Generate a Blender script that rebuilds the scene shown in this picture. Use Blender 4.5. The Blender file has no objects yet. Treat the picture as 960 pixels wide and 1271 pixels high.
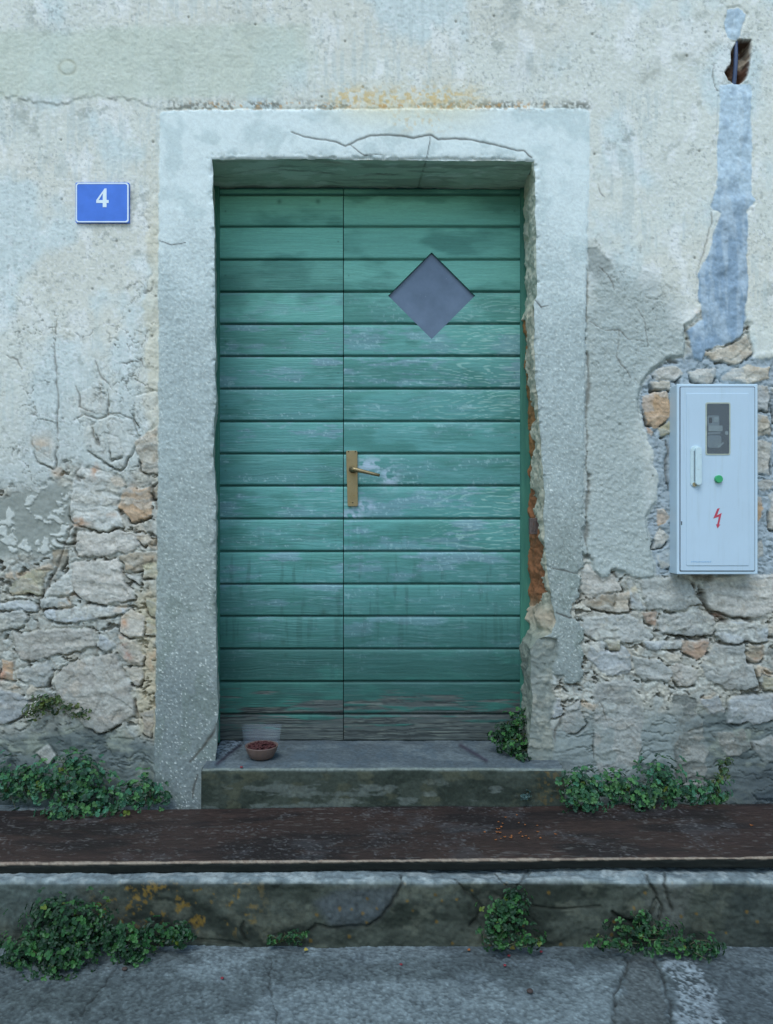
import bpy, bmesh, math, random
import numpy as np
from mathutils import Vector, Matrix
R = math.radians
rng = np.random.default_rng(7)
random.seed(7)

# ------------------------------------------------------------------ camera, light, exposure
scene = bpy.context.scene
C = scene.collection
EYE = 1.146            # camera height above the street
F = 955.0              # focal length in photo pixels
CU, CV = 480.0, 635.5
YW = 2.56              # distance of the house front
S = YW / F
cam = bpy.data.cameras.new('camera')
camo = bpy.data.objects.new('camera', cam)
C.objects.link(camo)
camo.location = (0, 0, EYE)
camo.rotation_euler = (R(90), 0, 0)
cam.sensor_fit = 'VERTICAL'
cam.sensor_height = 36
cam.lens = F / 1271 * 36
cam.clip_start = 0.02
cam.clip_end = 400
scene.camera = camo

SUN_EL, SUN_AZ = 58, 196   # azimuth clockwise from +Y
world = bpy.data.worlds.new('World')
scene.world = world
world.use_nodes = True
nt = world.node_tree
bg = nt.nodes['Background']
sky = nt.nodes.new('ShaderNodeTexSky')
sky.sky_type = 'NISHITA'
sky.sun_disc = False
sky.sun_elevation = R(SUN_EL)
sky.sun_rotation = R(SUN_AZ)
sky.air_density = 1.4
sky.dust_density = 0.4
sky.ozone_density = 2.5
bg.inputs['Strength'].default_value = 0.10
nt.links.new(sky.outputs[0], bg.inputs[0])
sl = bpy.data.lights.new('sun', 'SUN')
sl.energy = 1.0
sl.angle = R(32)
sl.color = (0.90, 0.96, 1.0)
so = bpy.data.objects.new('sun', sl)
C.objects.link(so)
d = Vector((math.sin(R(SUN_AZ)) * math.cos(R(SUN_EL)), math.cos(R(SUN_AZ)) * math.cos(R(SUN_EL)), math.sin(R(SUN_EL))))
so.rotation_euler = d.to_track_quat('Z', 'Y').to_euler()
scene.view_settings.view_transform = 'Standard'
scene.view_settings.look = 'None'
scene.view_settings.exposure = 1.02
scene.view_settings.gamma = 1

# tint of the open shade; palette below is given as seen and divided by it
ILL = np.array([0.71, 0.87, 1.06])
TINT = np.array([0.925, 0.985, 1.018])


def lin(c):
    c = np.asarray(c, float) / 255
    return np.where(c <= .04045, c / 12.92, ((c + .055) / 1.055) ** 2.4)


def A(r, g, b, k=1.0):
    return np.clip(lin(np.array((r, g, b)) * TINT) / ILL / k, 0.004, 0.85)


# ------------------------------------------------------------------ numpy noise
def _h(i, j, s):
    i = i.astype(np.int64).astype(np.uint32)
    j = j.astype(np.int64).astype(np.uint32)
    x = i * np.uint32(374761393) + j * np.uint32(668265263) + np.uint32((s * 2246822519) & 0xffffffff)
    x = (x ^ (x >> np.uint32(13))) * np.uint32(1274126177)
    x = (x ^ (x >> np.uint32(16))) * np.uint32(2654435761)
    x = x ^ (x >> np.uint32(15))
    return x.astype(np.float32) / np.float32(4294967295.0)


def vn(x, y, s=0):
    xi = np.floor(x); yi = np.floor(y)
    fx = (x - xi).astype(np.float32); fy = (y - yi).astype(np.float32)
    fx = fx * fx * fx * (fx * (fx * 6 - 15) + 10); fy = fy * fy * fy * (fy * (fy * 6 - 15) + 10)
    a = _h(xi, yi, s); b = _h(xi + 1, yi, s); c = _h(xi, yi + 1, s); e = _h(xi + 1, yi + 1, s)
    return (a + (b - a) * fx) * (1 - fy) + (c + (e - c) * fx) * fy


def fbm(x, y, s=0, o=4, g=0.5):
    """-1..1"""
    t = 0; a = 1.0; n = 0
    c, si = 0.8, 0.6
    for k in range(o):
        t = t + a * (vn(x, y, s + k * 17) * 2 - 1); n += a
        x, y = (c * x - si * y) * 2.03 + 11.3, (si * x + c * y) * 2.03 - 5.7
        a *= g
    return t / n * 1.6


def voro(x, y, s=0):
    xi = np.floor(x); yi = np.floor(y)
    f1 = np.full(x.shape, 9.0, np.float32); f2 = f1.copy(); cid = np.zeros(x.shape, np.float32)
    for dx in (-1, 0, 1):
        for dy in (-1, 0, 1):
            cx = xi + dx; cy = yi + dy
            px = cx + _h(cx, cy, s); py = cy + _h(cx, cy, s + 5)
            dd = np.hypot(px - x, py - y).astype(np.float32)
            hid = _h(cx, cy, s + 9)
            m = dd < f1
            f2 = np.where(m, f1, np.minimum(f2, dd))
            cid = np.where(m, hid, cid)
            f1 = np.where(m, dd, f1)
    return f1, f2, cid


def facet(x, y, s=0):
    xi = np.floor(x); yi = np.floor(y)
    f1 = np.full(x.shape, 9.0, np.float32); val = np.zeros(x.shape, np.float32)
    for dx in (-1, 0, 1):
        for dy in (-1, 0, 1):
            cx = xi + dx; cy = yi + dy
            px = cx + _h(cx, cy, s); py = cy + _h(cx, cy, s + 5)
            ox = x - px; oy = y - py
            dd = np.hypot(ox, oy).astype(np.float32)
            v = ox * (_h(cx, cy, s + 21) - .5) + oy * (_h(cx, cy, s + 22) - .5) + (_h(cx, cy, s + 23) - .5) * .35
            m = dd < f1
            val = np.where(m, v, val); f1 = np.where(m, dd, f1)
    return val


def ss(a, b, x):
    t = np.clip((x - a) / (b - a), 0, 1)
    return t * t * (3 - 2 * t)


def sdpoly(px, py, poly):
    """signed distance, positive inside"""
    P = np.asarray(poly, float)
    dmin = np.full(px.shape, 1e9); inside = np.zeros(px.shape, bool)
    n = len(P)
    for i in range(n):
        ax, ay = P[i]; bx, by = P[(i + 1) % n]
        ex, ey = bx - ax, by - ay
        wx, wy = px - ax, py - ay
        t = np.clip((wx * ex + wy * ey) / (ex * ex + ey * ey + 1e-9), 0, 1)
        dd = (wx - t * ex) ** 2 + (wy - t * ey) ** 2
        dmin = np.minimum(dmin, dd)
        cnd = ((ay > py) != (by > py)) & (px < (bx - ax) * (py - ay) / ((by - ay) if by != ay else 1e-9) + ax)
        inside ^= cnd
    dd = np.sqrt(dmin)
    return np.where(inside, dd, -dd)


def dline(px, py, pts):
    dm = np.full(px.shape, 1e9)
    tt = np.zeros(px.shape)
    n = len(pts) - 1
    for i in range(n):
        ax, ay = pts[i]; bx, by = pts[i + 1]
        ex, ey = bx - ax, by - ay
        t = np.clip(((px - ax) * ex + (py - ay) * ey) / (ex * ex + ey * ey + 1e-9), 0, 1)
        dd = np.hypot(px - ax - t * ex, py - ay - t * ey)
        m = dd < dm
        dm = np.where(m, dd, dm); tt = np.where(m, (i + t) / n, tt)
    return dm, tt


# ------------------------------------------------------------------ object helpers
def tag(o, label=None, cat=None, group=None, kind=None):
    if label: o['label'] = label
    if cat: o['category'] = cat
    if group: o['group'] = group
    if kind: o['kind'] = kind
    return o


def empty(name, loc=(0, 0, 0), label=None, cat=None, group=None):
    o = bpy.data.objects.new(name, None)
    o.empty_display_size = 0.1
    C.objects.link(o)
    o.location = loc
    return tag(o, label, cat, group)


def link(name, me, mat, parent=None):
    o = bpy.data.objects.new(name, me)
    C.objects.link(o)
    if mat and not me.materials:
        me.materials.append(mat)
    if parent is not None:
        o.parent = parent
        o.matrix_parent_inverse = Matrix.Translation(-parent.location)
    return o


def mesh_np(name, verts, faces, col=None, smooth=True):
    """faces: (n,4) or (n,3) int array"""
    me = bpy.data.meshes.new(name)
    verts = np.asarray(verts, np.float32)
    faces = np.asarray(faces, np.int32)
    k = faces.shape[1]
    me.vertices.add(len(verts)); me.vertices.foreach_set('co', verts.ravel())
    me.loops.add(faces.size); me.loops.foreach_set('vertex_index', faces.ravel())
    me.polygons.add(len(faces))
    me.polygons.foreach_set('loop_start', np.arange(len(faces), dtype=np.int32) * k)
    me.polygons.foreach_set('loop_total', np.full(len(faces), k, np.int32))
    me.polygons.foreach_set('use_smooth', np.full(len(faces), smooth, bool))
    me.update(calc_edges=True)
    if col is not None:
        a = me.color_attributes.new('col', 'FLOAT_COLOR', 'POINT')
        c4 = np.ones((len(verts), 4), np.float32); c4[:, :3] = col
        a.data.foreach_set('color', c4.ravel())
    me.validate()
    return me


def submesh(name, V, Fa, col, smooth=True):
    used, inv = np.unique(Fa.ravel(), return_inverse=True)
    return mesh_np(name, V[used], inv.reshape(Fa.shape), None if col is None else col[used], smooth)


def gridfaces(nr, nc):
    idx = np.arange(nr * nc).reshape(nr, nc)
    return np.stack([idx[:-1, :-1], idx[1:, :-1], idx[1:, 1:], idx[:-1, 1:]], -1)


class MB:
    """collects bevelled boxes, lathes, tubes, prisms into one mesh"""
    def __init__(s): s.bm = bmesh.new()

    def box(s, x0, x1, y0, y1, z0, z1, bev=0.0, seg=2):
        g = bmesh.ops.create_cube(s.bm, size=1)
        vs = g['verts']
        for v in vs:
            v.co = Vector(((x0 + x1) / 2 + v.co.x * (x1 - x0), (y0 + y1) / 2 + v.co.y * (y1 - y0), (z0 + z1) / 2 + v.co.z * (z1 - z0)))
        if bev > 0:
            es = list({e for v in vs for e in v.link_edges})
            bmesh.ops.bevel(s.bm, geom=es, offset=bev, segments=seg, profile=0.6, affect='EDGES')
        return s

    def prism(s, pts, y0, y1, bev=0.0):
        """pts in (x,z), extruded from y0 (front) to y1"""
        f = s.bm.faces.new([s.bm.verts.new((p[0], y0, p[1])) for p in pts])
        r = bmesh.ops.extrude_face_region(s.bm, geom=[f])
        nv = [v for v in r['geom'] if isinstance(v, bmesh.types.BMVert)]
        for v in nv: v.co.y = y1
        bmesh.ops.recalc_face_normals(s.bm, faces=s.bm.faces[:])
        if bev > 0:
            es = [e for e in f.edges]
            bmesh.ops.bevel(s.bm, geom=es, offset=bev, segments=2, profile=0.6, affect='EDGES')
        return s

    def tube(s, pts, rad, n=12):
        pts = [Vector(p) for p in pts]
        if not hasattr(rad, '__len__'): rad = [rad] * len(pts)
        rings = []
        up = Vector((0.13, 0.2, 1)).normalized()
        for i, p in enumerate(pts):
            t = (pts[min(i + 1, len(pts) - 1)] - pts[max(i - 1, 0)]).normalized()
            a = t.cross(up)
            if a.length < 1e-3: a = t.cross(Vector((1, 0, 0)))
            a.normalize(); b = t.cross(a)
            rings.append([s.bm.verts.new(p + (a * math.cos(q) + b * math.sin(q)) * rad[i]) for q in [2 * math.pi * k / n for k in range(n)]])
        for r0, r1 in zip(rings, rings[1:]):
            for k in range(n):
                s.bm.faces.new((r0[k], r0[(k + 1) % n], r1[(k + 1) % n], r1[k]))
        s.bm.faces.new(rings[0][::-1]); s.bm.faces.new(rings[-1])
        return s

    def lathe(s, prof, cx, cy, cz, n=40, wob=0.0):
        rings = []
        for (r, z) in prof:
            rings.append([s.bm.verts.new((cx + r * (1 + wob * math.sin(3 * q + 1)) * math.cos(q), cy + r * (1 + wob * math.cos(2 * q)) * math.sin(q), cz + z)) for q in [2 * math.pi * k / n for k in range(n)]])
        for r0, r1 in zip(rings, rings[1:]):
            for k in range(n):
                s.bm.faces.new((r0[k], r0[(k + 1) % n], r1[(k + 1) % n], r1[k]))
        return s

    def build(s, name, mat, parent=None, smooth=False):
        bmesh.ops.recalc_face_normals(s.bm, faces=s.bm.faces[:])
        me = bpy.data.meshes.new(name)
        s.bm.to_mesh(me); s.bm.free()
        for p in me.polygons: p.use_smooth = smooth
        return link(name, me, mat, parent)


# ------------------------------------------------------------------ materials
def mat_base(name):
    m = bpy.data.materials.new(name); m.use_nodes = True
    n = m.node_tree.nodes; b = n['Principled BSDF']
    return m, m.node_tree, n, b


def noise_node(nt, scale, detail=4, rough=0.55, vec=None):
    t = nt.nodes.new('ShaderNodeTexNoise'); t.inputs['Scale'].default_value = scale
    t.inputs['Detail'].default_value = detail; t.inputs['Roughness'].default_value = rough
    if vec is not None: nt.links.new(vec, t.inputs['Vector'])
    return t


def ramp(nt, fac, stops):
    r = nt.nodes.new('ShaderNodeValToRGB')
    el = r.color_ramp.elements
    while len(el) < len(stops): el.new(0.5)
    for e, (p, c) in zip(el, stops):
        e.position = p; e.color = (*c[:3], 1) if hasattr(c, '__len__') else (c, c, c, 1)
    nt.links.new(fac, r.inputs[0])
    return r


def mix(nt, fac, a, b, typ='MIX'):
    m = nt.nodes.new('ShaderNodeMix'); m.data_type = 'RGBA'; m.blend_type = typ
    for sock, v in ((m.inputs[0], fac), (m.inputs[6], a), (m.inputs[7], b)):
        if hasattr(v, 'links'): nt.links.new(v, sock)
        elif hasattr(v, '__len__'): sock.default_value = (*v[:3], 1)
        else: sock.default_value = v
    return m.outputs[2]


def mat_attr(name, rough=0.9, fine=900, amp=0.22, bump=0.0006, spec=0.25, stretch=None):
    """per-vertex mineral colour broken up by fine procedural grain"""
    m, t, n, b = mat_base(name)
    at = n.new('ShaderNodeAttribute'); at.attribute_name = 'col'
    tc = n.new('ShaderNodeTexCoord'); vec = tc.outputs['Object']
    if stretch:
        mp = n.new('ShaderNodeMapping'); mp.inputs['Scale'].default_value = stretch
        t.links.new(vec, mp.inputs[0]); vec = mp.outputs[0]
    nz = noise_node(t, fine, 5, 0.7, vec)
    r = ramp(t, nz.outputs[0], [(0.25, 1 - amp), (0.75, 1 + amp)])
    c = mix(t, 1.0, at.outputs['Color'], r.outputs[0], 'MULTIPLY')
    t.links.new(c, b.inputs['Base Color'])
    rr = ramp(t, nz.outputs[0], [(0.2, max(0, rough - .12)), (0.8, min(1, rough + .08))])
    t.links.new(rr.outputs[0], b.inputs['Roughness'])
    b.inputs['Specular IOR Level'].default_value = spec
    bp = n.new('ShaderNodeBump'); bp.inputs['Strength'].default_value = 1; bp.inputs['Distance'].default_value = bump
    nz2 = noise_node(t, fine * .6, 6, 0.75, vec)
    t.links.new(nz2.outputs[0], bp.inputs['Height']); t.links.new(bp.outputs[0], b.inputs['Normal'])
    return m


def mat_flat(name, col, rough=0.5, metal=0.0, var=0.12, scale=60, bump=0.0, dirt=None, spec=0.5):
    m, t, n, b = mat_base(name)
    tc = n.new('ShaderNodeTexCoord'); vec = tc.outputs['Object']
    nz = noise_node(t, scale, 5, 0.6, vec)
    r = ramp(t, nz.outputs[0], [(0.3, 1 - var), (0.7, 1 + var)])
    c = mix(t, 1.0, tuple(col), r.outputs[0], 'MULTIPLY')
    if dirt:
        nz3 = noise_node(t, dirt[1], 8, 0.7, vec)
        fr = ramp(t, nz3.outputs[0], [(dirt[2], 0.0), (dirt[2] + .12, 1.0)])
        c = mix(t, fr.outputs[0], c, dirt[0])
    t.links.new(c, b.inputs['Base Color'])
    b.inputs['Metallic'].default_value = metal
    b.inputs['Specular IOR Level'].default_value = spec
    rr = ramp(t, nz.outputs[0], [(0.2, max(0.02, rough - .08)), (0.8, min(1, rough + .1))])
    t.links.new(rr.outputs[0], b.inputs['Roughness'])
    if bump:
        bp = n.new('ShaderNodeBump'); bp.inputs['Distance'].default_value = bump
        t.links.new(nz.outputs[0], bp.inputs['Height']); t.links.new(bp.outputs[0], b.inputs['Normal'])
    return m


M_wall = mat_attr('weathered plaster and rubble', 0.92, 700, 0.16, 0.0010)
M_sur = mat_attr('washed concrete', 0.88, 900, 0.24, 0.0009, spec=0.35)
M_patch = mat_attr('fresh cement', 0.85, 500, 0.10, 0.0007)
M_step = mat_attr('mossy concrete', 0.9, 600, 0.25, 0.0012)
M_paint = mat_attr('worn door paint', 0.62, 260, 0.16, 0.0004, spec=0.4, stretch=(0.25, 1, 2.2))
M_plank = mat_attr('wet brown board', 0.62, 420, 0.3, 0.0008, spec=0.3, stretch=(0.3, 1, 1))

# ------------------------------------------------------------------ THE HOUSE FRONT
# layout grid in "wall units": 1 unit = 2.68 mm on the wall plane, origin as drawn
STEP = 1.2
uc = np.arange(-130, 1092, STEP); vc = np.arange(-112, 1012, STEP)
for arr, vals in ((uc, (264.0, 663.0)), (vc, (199.0, 952.0))):
    for q in vals: arr[np.argmin(abs(arr - q))] = q
un = np.concatenate([np.linspace(-1500, -135, 60), uc, np.linspace(1097, 2400, 60)])
vn_ = np.concatenate([np.linspace(-1750, -116, 60), vc, np.linspace(1018, 1070, 8)])
U, V = np.meshgrid(un, vn_)
nr, nc = U.shape
OL = int(np.argmin(abs(un - 264))); OR = int(np.argmin(abs(un - 663)))
OT = int(np.argmin(abs(vn_ - 199))); OB = int(np.argmin(abs(vn_ - 952)))


def interp(x, pts):
    p = np.array(pts, float)
    return np.interp(x, p[:, 0], p[:, 1])


def edgeL(v): return interp(v, [(0, 264), (200, 264), (300, 266), (500, 268), (560, 265), (620, 268), (800, 269), (870, 272), (960, 268)]) + fbm(v / 22, v * 0 + 3, 5, 5) * 1.1


def edgeR(v): return interp(v, [(0, 664), (200, 664), (365, 666), (380, 663), (470, 664), (500, 668), (570, 673), (600, 676), (640, 674), (700, 679), (745, 684), (770, 689), (786, 686), (794, 666), (806, 659), (870, 661), (930, 657), (1000, 658)]) + fbm(v / 14, v * 0 + 9, 8, 5) * 1.2


def edgeT(u): return interp(u, [(200, 198), (400, 197.5), (663, 200.5), (800, 200)]) + fbm(u / 25, u * 0 + 1, 2, 3) * 0.7


wl = np.clip(1 - abs(U - 264) / 30, 0, 1) * ss(120, 199, V)
wr = np.clip(1 - abs(U - 663) / 60, 0, 1) * ss(120, 199, V)
wt = np.clip(1 - abs(V - 199) / 20, 0, 1) * ss(230, 264, U) * ss(700, 663, U)
U = U + wl * (edgeL(V) - 264) + wr * (edgeR(V) - 663)
V = V + wt * (edgeT(U) - 199)

# shared noises
n1 = fbm(U / 260, V / 260, 1, 5)
n2 = fbm(U / 60, V / 60, 2, 5)
n3 = fbm(U / 14, V / 14, 3, 4)
n4 = fbm(U / 4, V / 4, 4, 3)
n5 = _h(np.round(U * 2), np.round(V * 2), 12) * 2 - 1
wx = fbm(U / 16, V / 16, 21, 4); wy = fbm(U / 16, V / 16, 31, 4)
n6 = fbm(U / 2.1, V / 2.1, 14, 2)
UW = U + wx * 4.0; VW = V + wy * 4.0
strata = fbm(UW / 55 + 4, VW / 5.5, 41, 4)
strata2 = fbm((UW + VW * .3) / 40, (VW - UW * .12) / 7, 43, 4)

fct = facet(UW / 20, VW / 13, 61); fct2 = facet(UW / 9 + 3, VW / 6, 67)
h = n1 * .003 + n2 * .0016 + n3 * .0005 + n4 * .0005 + n6 * .0005          # metres towards the viewer
c_up = A(201, 208, 206); c_lo = A(170, 179, 181)
c_warm = A(200, 204, 200)
c_blue = A(190, 208, 216)


def L3(a, b, t):
    return a + (b - a) * t[..., None]


col = np.broadcast_to(c_up, U.shape + (3,)).copy()
col = L3(col, c_warm, ss(-.1, .5, fbm(U / 170, V / 120, 51, 4)) * .8)
col = L3(col, c_blue, ss(0.0, .6, fbm(U / 70, V / 90, 52, 5)) * .7)
col = L3(col, c_lo, ss(330, 700, V + n2 * 60) * .9)
# brushed lime drags + stains
col = L3(col, A(222, 230, 232), ss(.25, .75, fbm(U / 26, V / 50, 53, 5)) * .55 * ss(600, 300, V))
dk = ss(.35, .8, fbm(U / 20, V / 20, 54, 5)) * ss(.0, .5, fbm(U / 90, V / 90, 55, 3))
col = L3(col, A(150, 160, 158), dk * .65)
spk = ss(.5, .8, fbm(U / 2.6, V / 2.6, 56, 2)) * ss(-.5, .5, fbm(U / 50, V / 50, 57, 3))
col = L3(col, A(128, 138, 140), spk * .45)
spk2 = ss(.55, .8, fbm(U / 5, V / 5, 58, 3)) * ss(-.1, .5, fbm(U / 80, V / 60, 59, 3))
col = L3(col, A(134, 142, 140), spk2 * .5)
wsp = ss(.5, .8, fbm(U / 3, V / 3, 60, 2)); col = L3(col, A(222, 232, 236), wsp * .35)
streak = ss(.1, .6, fbm(U / 5, V / 40, 50, 4)) * ss(.0, .5, fbm(U / 60, V / 70, 49, 3)); col = L3(col, A(176, 190, 194), streak * .45)
# yellowish older coat between two drag lines top left, and its lower lip
yb = ss(30, 46, V + n2 * 6 + U * .03) * ss(128, 114, V + n3 * 4) * ss(430, 330, U + n2 * 40)
col = L3(col, A(184, 196, 188), yb * .7)
lip = interp(U, [(-200, 112), (0, 118), (40, 126), (72, 131), (110, 119), (150, 121), (195, 133), (740, 133), (760, 128), (1200, 122)]) + n3 * 4 + n4 * 1.2
sideL = ss(205, 185, U)
h += ss(lip + 1.5, lip - 1.5, V) * .0022 * np.clip(sideL + .0, 0, 1)
ll = np.exp(-((V - lip) / 1.6) ** 2) * sideL * ss(-.2, .4, n2 + n3 * .5)
col = L3(col, A(128, 136, 132), ll * .7)
# knocked ring
rr_ = np.hypot((U - 84) / 1.15, V - 84)
h += -.0018 * np.exp(-((rr_ - 9) / 1.6) ** 2) + .001 * np.exp(-(rr_ / 6) ** 2)
col = L3(col, A(160, 165, 150), np.exp(-((rr_ - 9) / 2) ** 2) * .5)
# right side: mould veins
vm = np.exp(-(dline(UW, VW, [(800, 98), (830, 85), (858, 66), (885, 60), (905, 45)])[0] / 7) ** 2) * ss(-.4, .5, n3)
col = L3(col, A(150, 156, 150), vm * .6)
for (a, b, r, k) in [(645, 25, 22, .5), (830, 75, 14, .4), (650, 75, 30, .35), (300, 40, 40, .25), (215, 60, 16, .3), (700, 60, 18, .35), (620, 5, 20, .5)]:
    g = np.exp(-(((UW - a) / r) ** 2 + ((VW - b) / (r * .7)) ** 2)) * ss(-.3, .5, n3)
    col = L3(col, A(145, 155, 155), g * k)
# cream fillet left of the jamb
fil = ss(178, 186, UW + n3 * 5) * ss(200, 196, U) * ss(130, 330, V) * ss(640, 560, V)
col = L3(col, A(196, 192, 172), fil * .45)
h += fil * (n3 * .003)
# small pits
pv = voro(U / 34, V / 34, 61)
pit = ss(.07, .02, pv[0]) * (pv[2] > .86) * ss(1000, 760, V)
h -= pit * .003
col = L3(col, A(95, 98, 92), pit * .7)

# ---- stretches of rougher plaster, grey on the right of the jamb
gray = sdpoly(UW, VW, [(724, 306), (742, 306), (752, 318), (765, 330), (800, 345), (830, 380), (850, 430), (800, 470), (790, 520), (800, 600), (815, 720), (790, 760), (724, 740)])
gm = ss(-26, 14, gray + n2 * 12)
col = L3(col, A(152, 165, 168), gm * .85)
h += gm * (n3 * .0005 + n4 * .0006 + n6 * .0007 + fct2 * .0012)
ag2 = (vn(U / 1.6, V / 1.6, 89) > .85) * gm * ss(340, 440, V)
col = L3(col, A(200, 212, 214), ag2 * (.1 + .6 * _h(np.round(U), np.round(V), 6)))
m2 = ss(-2, 1, sdpoly(UW, VW, [(731, 309), (744, 308), (756, 325), (760, 338), (750, 344), (734, 335)]))
col = L3(col, A(140, 150, 152), m2 * .8); h -= m2 * .003

# crazing cracks
f1, f2, cid = voro(UW / 34 + wx * .25, VW / 40 + wy * .25, 71)
crz = np.exp(-((f2 - f1) / .028) ** 2)
plates = (cid - .5)
zone = (ss(320, 420, V + n2 * 40) * ss(205, 190, U) * ss(700, 600, V)) + ss(725, 740, U) * ss(300, 360, V) * ss(880, 800, U) * ss(520, 440, V) * .7
gate = ss(-.45, .05, fbm(U / 45, V / 45, 73, 3))
cr = crz * np.clip(zone, 0, 1) * gate
h += plates * .0034 * np.clip(zone, 0, 1) * ss(-.3, .2, n2)
h -= cr * .0034
col = L3(col, A(92, 98, 96), cr * .7)
f1, f2, cid = voro(UW / 15 + wx * .3, VW / 15 + wy * .3, 75)
h += (cid - .5) * .0008 * np.clip(zone, 0, 1)
cr = np.exp(-((f2 - f1) / .045) ** 2) * np.clip(zone, 0, 1) * ss(-.15, .4, fbm(U / 35, V / 35, 77, 3))
h -= cr * .0012
col = L3(col, A(120, 124, 118), cr * .35)


# ---- surround (cast concrete frame)
sur_poly = [(199, 146), (201, 139), (208, 137), (726, 134), (733, 138), (732, 200), (729, 310), (726, 480), (725, 600), (725, 680), (722, 700), (718, 742), (712, 760),
            (722, 780), (724, 800), (722, 846), (706, 850), (697, 838), (660, 838), (640, 500), (640, 198), (280, 198), (280, 1030), (188, 1030), (191, 960), (193, 880), (195, 700), (197, 500), (197, 300)]
sw = sdpoly(U + fbm(U / 9, V / 9, 81, 3) * 1.1 * (1 + ss(560, 700, V) * ss(600, 700, U) * 3), V + fbm(U / 9, V / 9, 82, 3) * 1.1, sur_poly)
sur = sw > 0
sx = ss(-1.5, 1.5, sw)
rough_s = ss(170, 420, V + n2 * 30)
agg = fbm(U / 2.6, V / 2.6, 84, 2); agg2 = fbm(U / 7, V / 7, 85, 3)
hs = .0065 + n1 * .002 + n2 * .0012 + rough_s * (agg * .0007 + n6 * .0005 + agg2 * .0002) + n3 * .0003 + n4 * .00025
hs -= .004 * ss(600, 720, U) * ss(420, 150, V)                      # fades flush top right
hs -= .004 * np.exp(-np.clip(sw, 0, 99) / 1.8)
cs = np.broadcast_to(A(205, 220, 226), U.shape + (3,)).copy()
cs = L3(cs, A(182, 200, 206), ss(.0, .6, fbm(U / 24, V / 24, 86, 5)) * .7)
cs = L3(cs, A(157, 172, 177), ss(180, 480, V + n2 * 40) * .95)
cs = L3(cs, A(132, 144, 145), ss(430, 760, V + n2 * 50) * .9)
cs = L3(cs, A(108, 121, 126), ss(760, 930, V + n2 * 40) * .9)
cs = L3(cs, A(96, 112, 106), ss(.1, .6, fbm(U / 18, V / 30, 87, 4)) * .35 * ss(560, 800, V))
cs *= (1 + rough_s[..., None] * (agg * .11 + n6 * .07 + n5 * .06)[..., None])
glint = (vn(U / 1.5, V / 1.5, 88) > .86) * ss(150, 330, V + n2 * 40)
cs = L3(cs, A(205, 216, 218), glint * (.1 + .8 * _h(np.round(U), np.round(V), 3)))
hs += glint * .0006
# lichen along the lintel top
bnd = np.exp(-((V - 131 - n3 * 1.5) / 6.5) ** 2) * ss(188, 215, U) * ss(742, 725, U)
sp1 = ss(-.35, .25, fbm(U / 3.0, V / 3.0, 91, 3)) * ss(-.7, -.1, fbm(U / 30, V / 12, 94, 3))
ora = ss(-.2, .35, fbm(U / 4.5, V / 4.5, 92, 4)) * np.exp(-((V - 120 - n2 * 5) / 13) ** 2) * ss(395, 430, U + n2 * 10) * ss(625, 560, U + n2 * 10)
ora2 = ss(.15, .5, fbm(U / 5, V / 5, 93, 3)) * np.exp(-((V - 152) / 12) ** 2) * ss(478, 495, U) * ss(570, 540, U) * .55
ora3 = ss(.35, .6, fbm(U / 4, V / 4, 95, 3)) * np.exp(-((V - 131) / 5) ** 2) * ss(215, 240, U) * ss(700, 670, U)
veil = np.exp(-((V - 135) / 24) ** 2) * ss(380, 470, U) * ss(640, 560, U) * .4
for arr in (col, cs):
    arr[:] = L3(arr, A(105, 110, 105), bnd * sp1 * .85)
    arr[:] = L3(arr, A(205, 200, 165), veil)
    arr[:] = L3(arr, A(200, 176, 120), np.clip(ora + ora2, 0, 1) * .75)
    arr[:] = L3(arr, A(190, 150, 95), ora3 * .7)
h -= .003 * np.exp(-((V - 136) / 2) ** 2) * ss(195, 205, U) * ss(736, 730, U)

# ---- stone zones
wallh, wallc = h, col
zr = [(716, 684), (722, 690), (735, 697), (738, 712), (752, 717), (762, 708), (775, 714), (790, 718), (816, 720), (812, 690), (808, 662), (803, 640), (816, 622), (817, 590), (810, 560),
      (797, 520), (794, 495), (802, 468), (828, 447), (850, 442), (852, 408), (872, 388), (905, 396), (932, 402), (936, 446), (1250, 440), (1250, 1100), (640, 1100), (640, 850), (690, 850), (700, 745), (715, 720)]
sz = sdpoly(U + wx * 2.2 + n3, V + wy * 2.2 + n4, zr)
zl = [(-400, 690), (-10, 600), (20, 606), (60, 600), (78, 575), (98, 574), (112, 585), (150, 590), (160, 600), (176, 560), (197, 560), (205, 1100), (-400, 1100)]
szl = sdpoly(UW, VW, zl)
inR = ss(-1.2, 1.2, sz); inL = ss(-10, 12, szl)
zone = np.maximum(inR, inL)
# mortar bed with small rubble in it
a1, a2, ac = voro(UW / 17 + 3, VW / 12, 101)
rub = ss(.02, .30, a2 - a1)
bedh = -.0040 + n2 * .0025 + n3 * .0012 + n4 * .0010 + n6 * .0009 + fct2 * .004 + rub * (ac - .35) * .0045 - ss(.07, 0, np.abs(fbm(UW / 18, VW / 7, 115, 3))) * .004
void = ss(.55, .68, fbm(UW / 9, VW / 5, 116, 3) + .25 * n2)
bedh -= void * .014
bedc = np.broadcast_to(A(166, 172, 171), U.shape + (3,)).copy()
bedc = L3(bedc, A(170, 170, 163), ss(.45, .8, ac) * rub * .7)
bedc = L3(bedc, A(142, 150, 152), ss(.4, .1, ac) * rub * .6)
bedc = L3(bedc, A(70, 70, 64), void * .6)
bedc = L3(bedc, A(164, 150, 134), ss(.90, .97, ac) * rub * .7)
bedc = L3(bedc, A(106, 100, 90), (1 - rub) * .45)
bedc *= (1 + (n4 * .12 + n6 * .10 + n5 * .06))[..., None]
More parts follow.
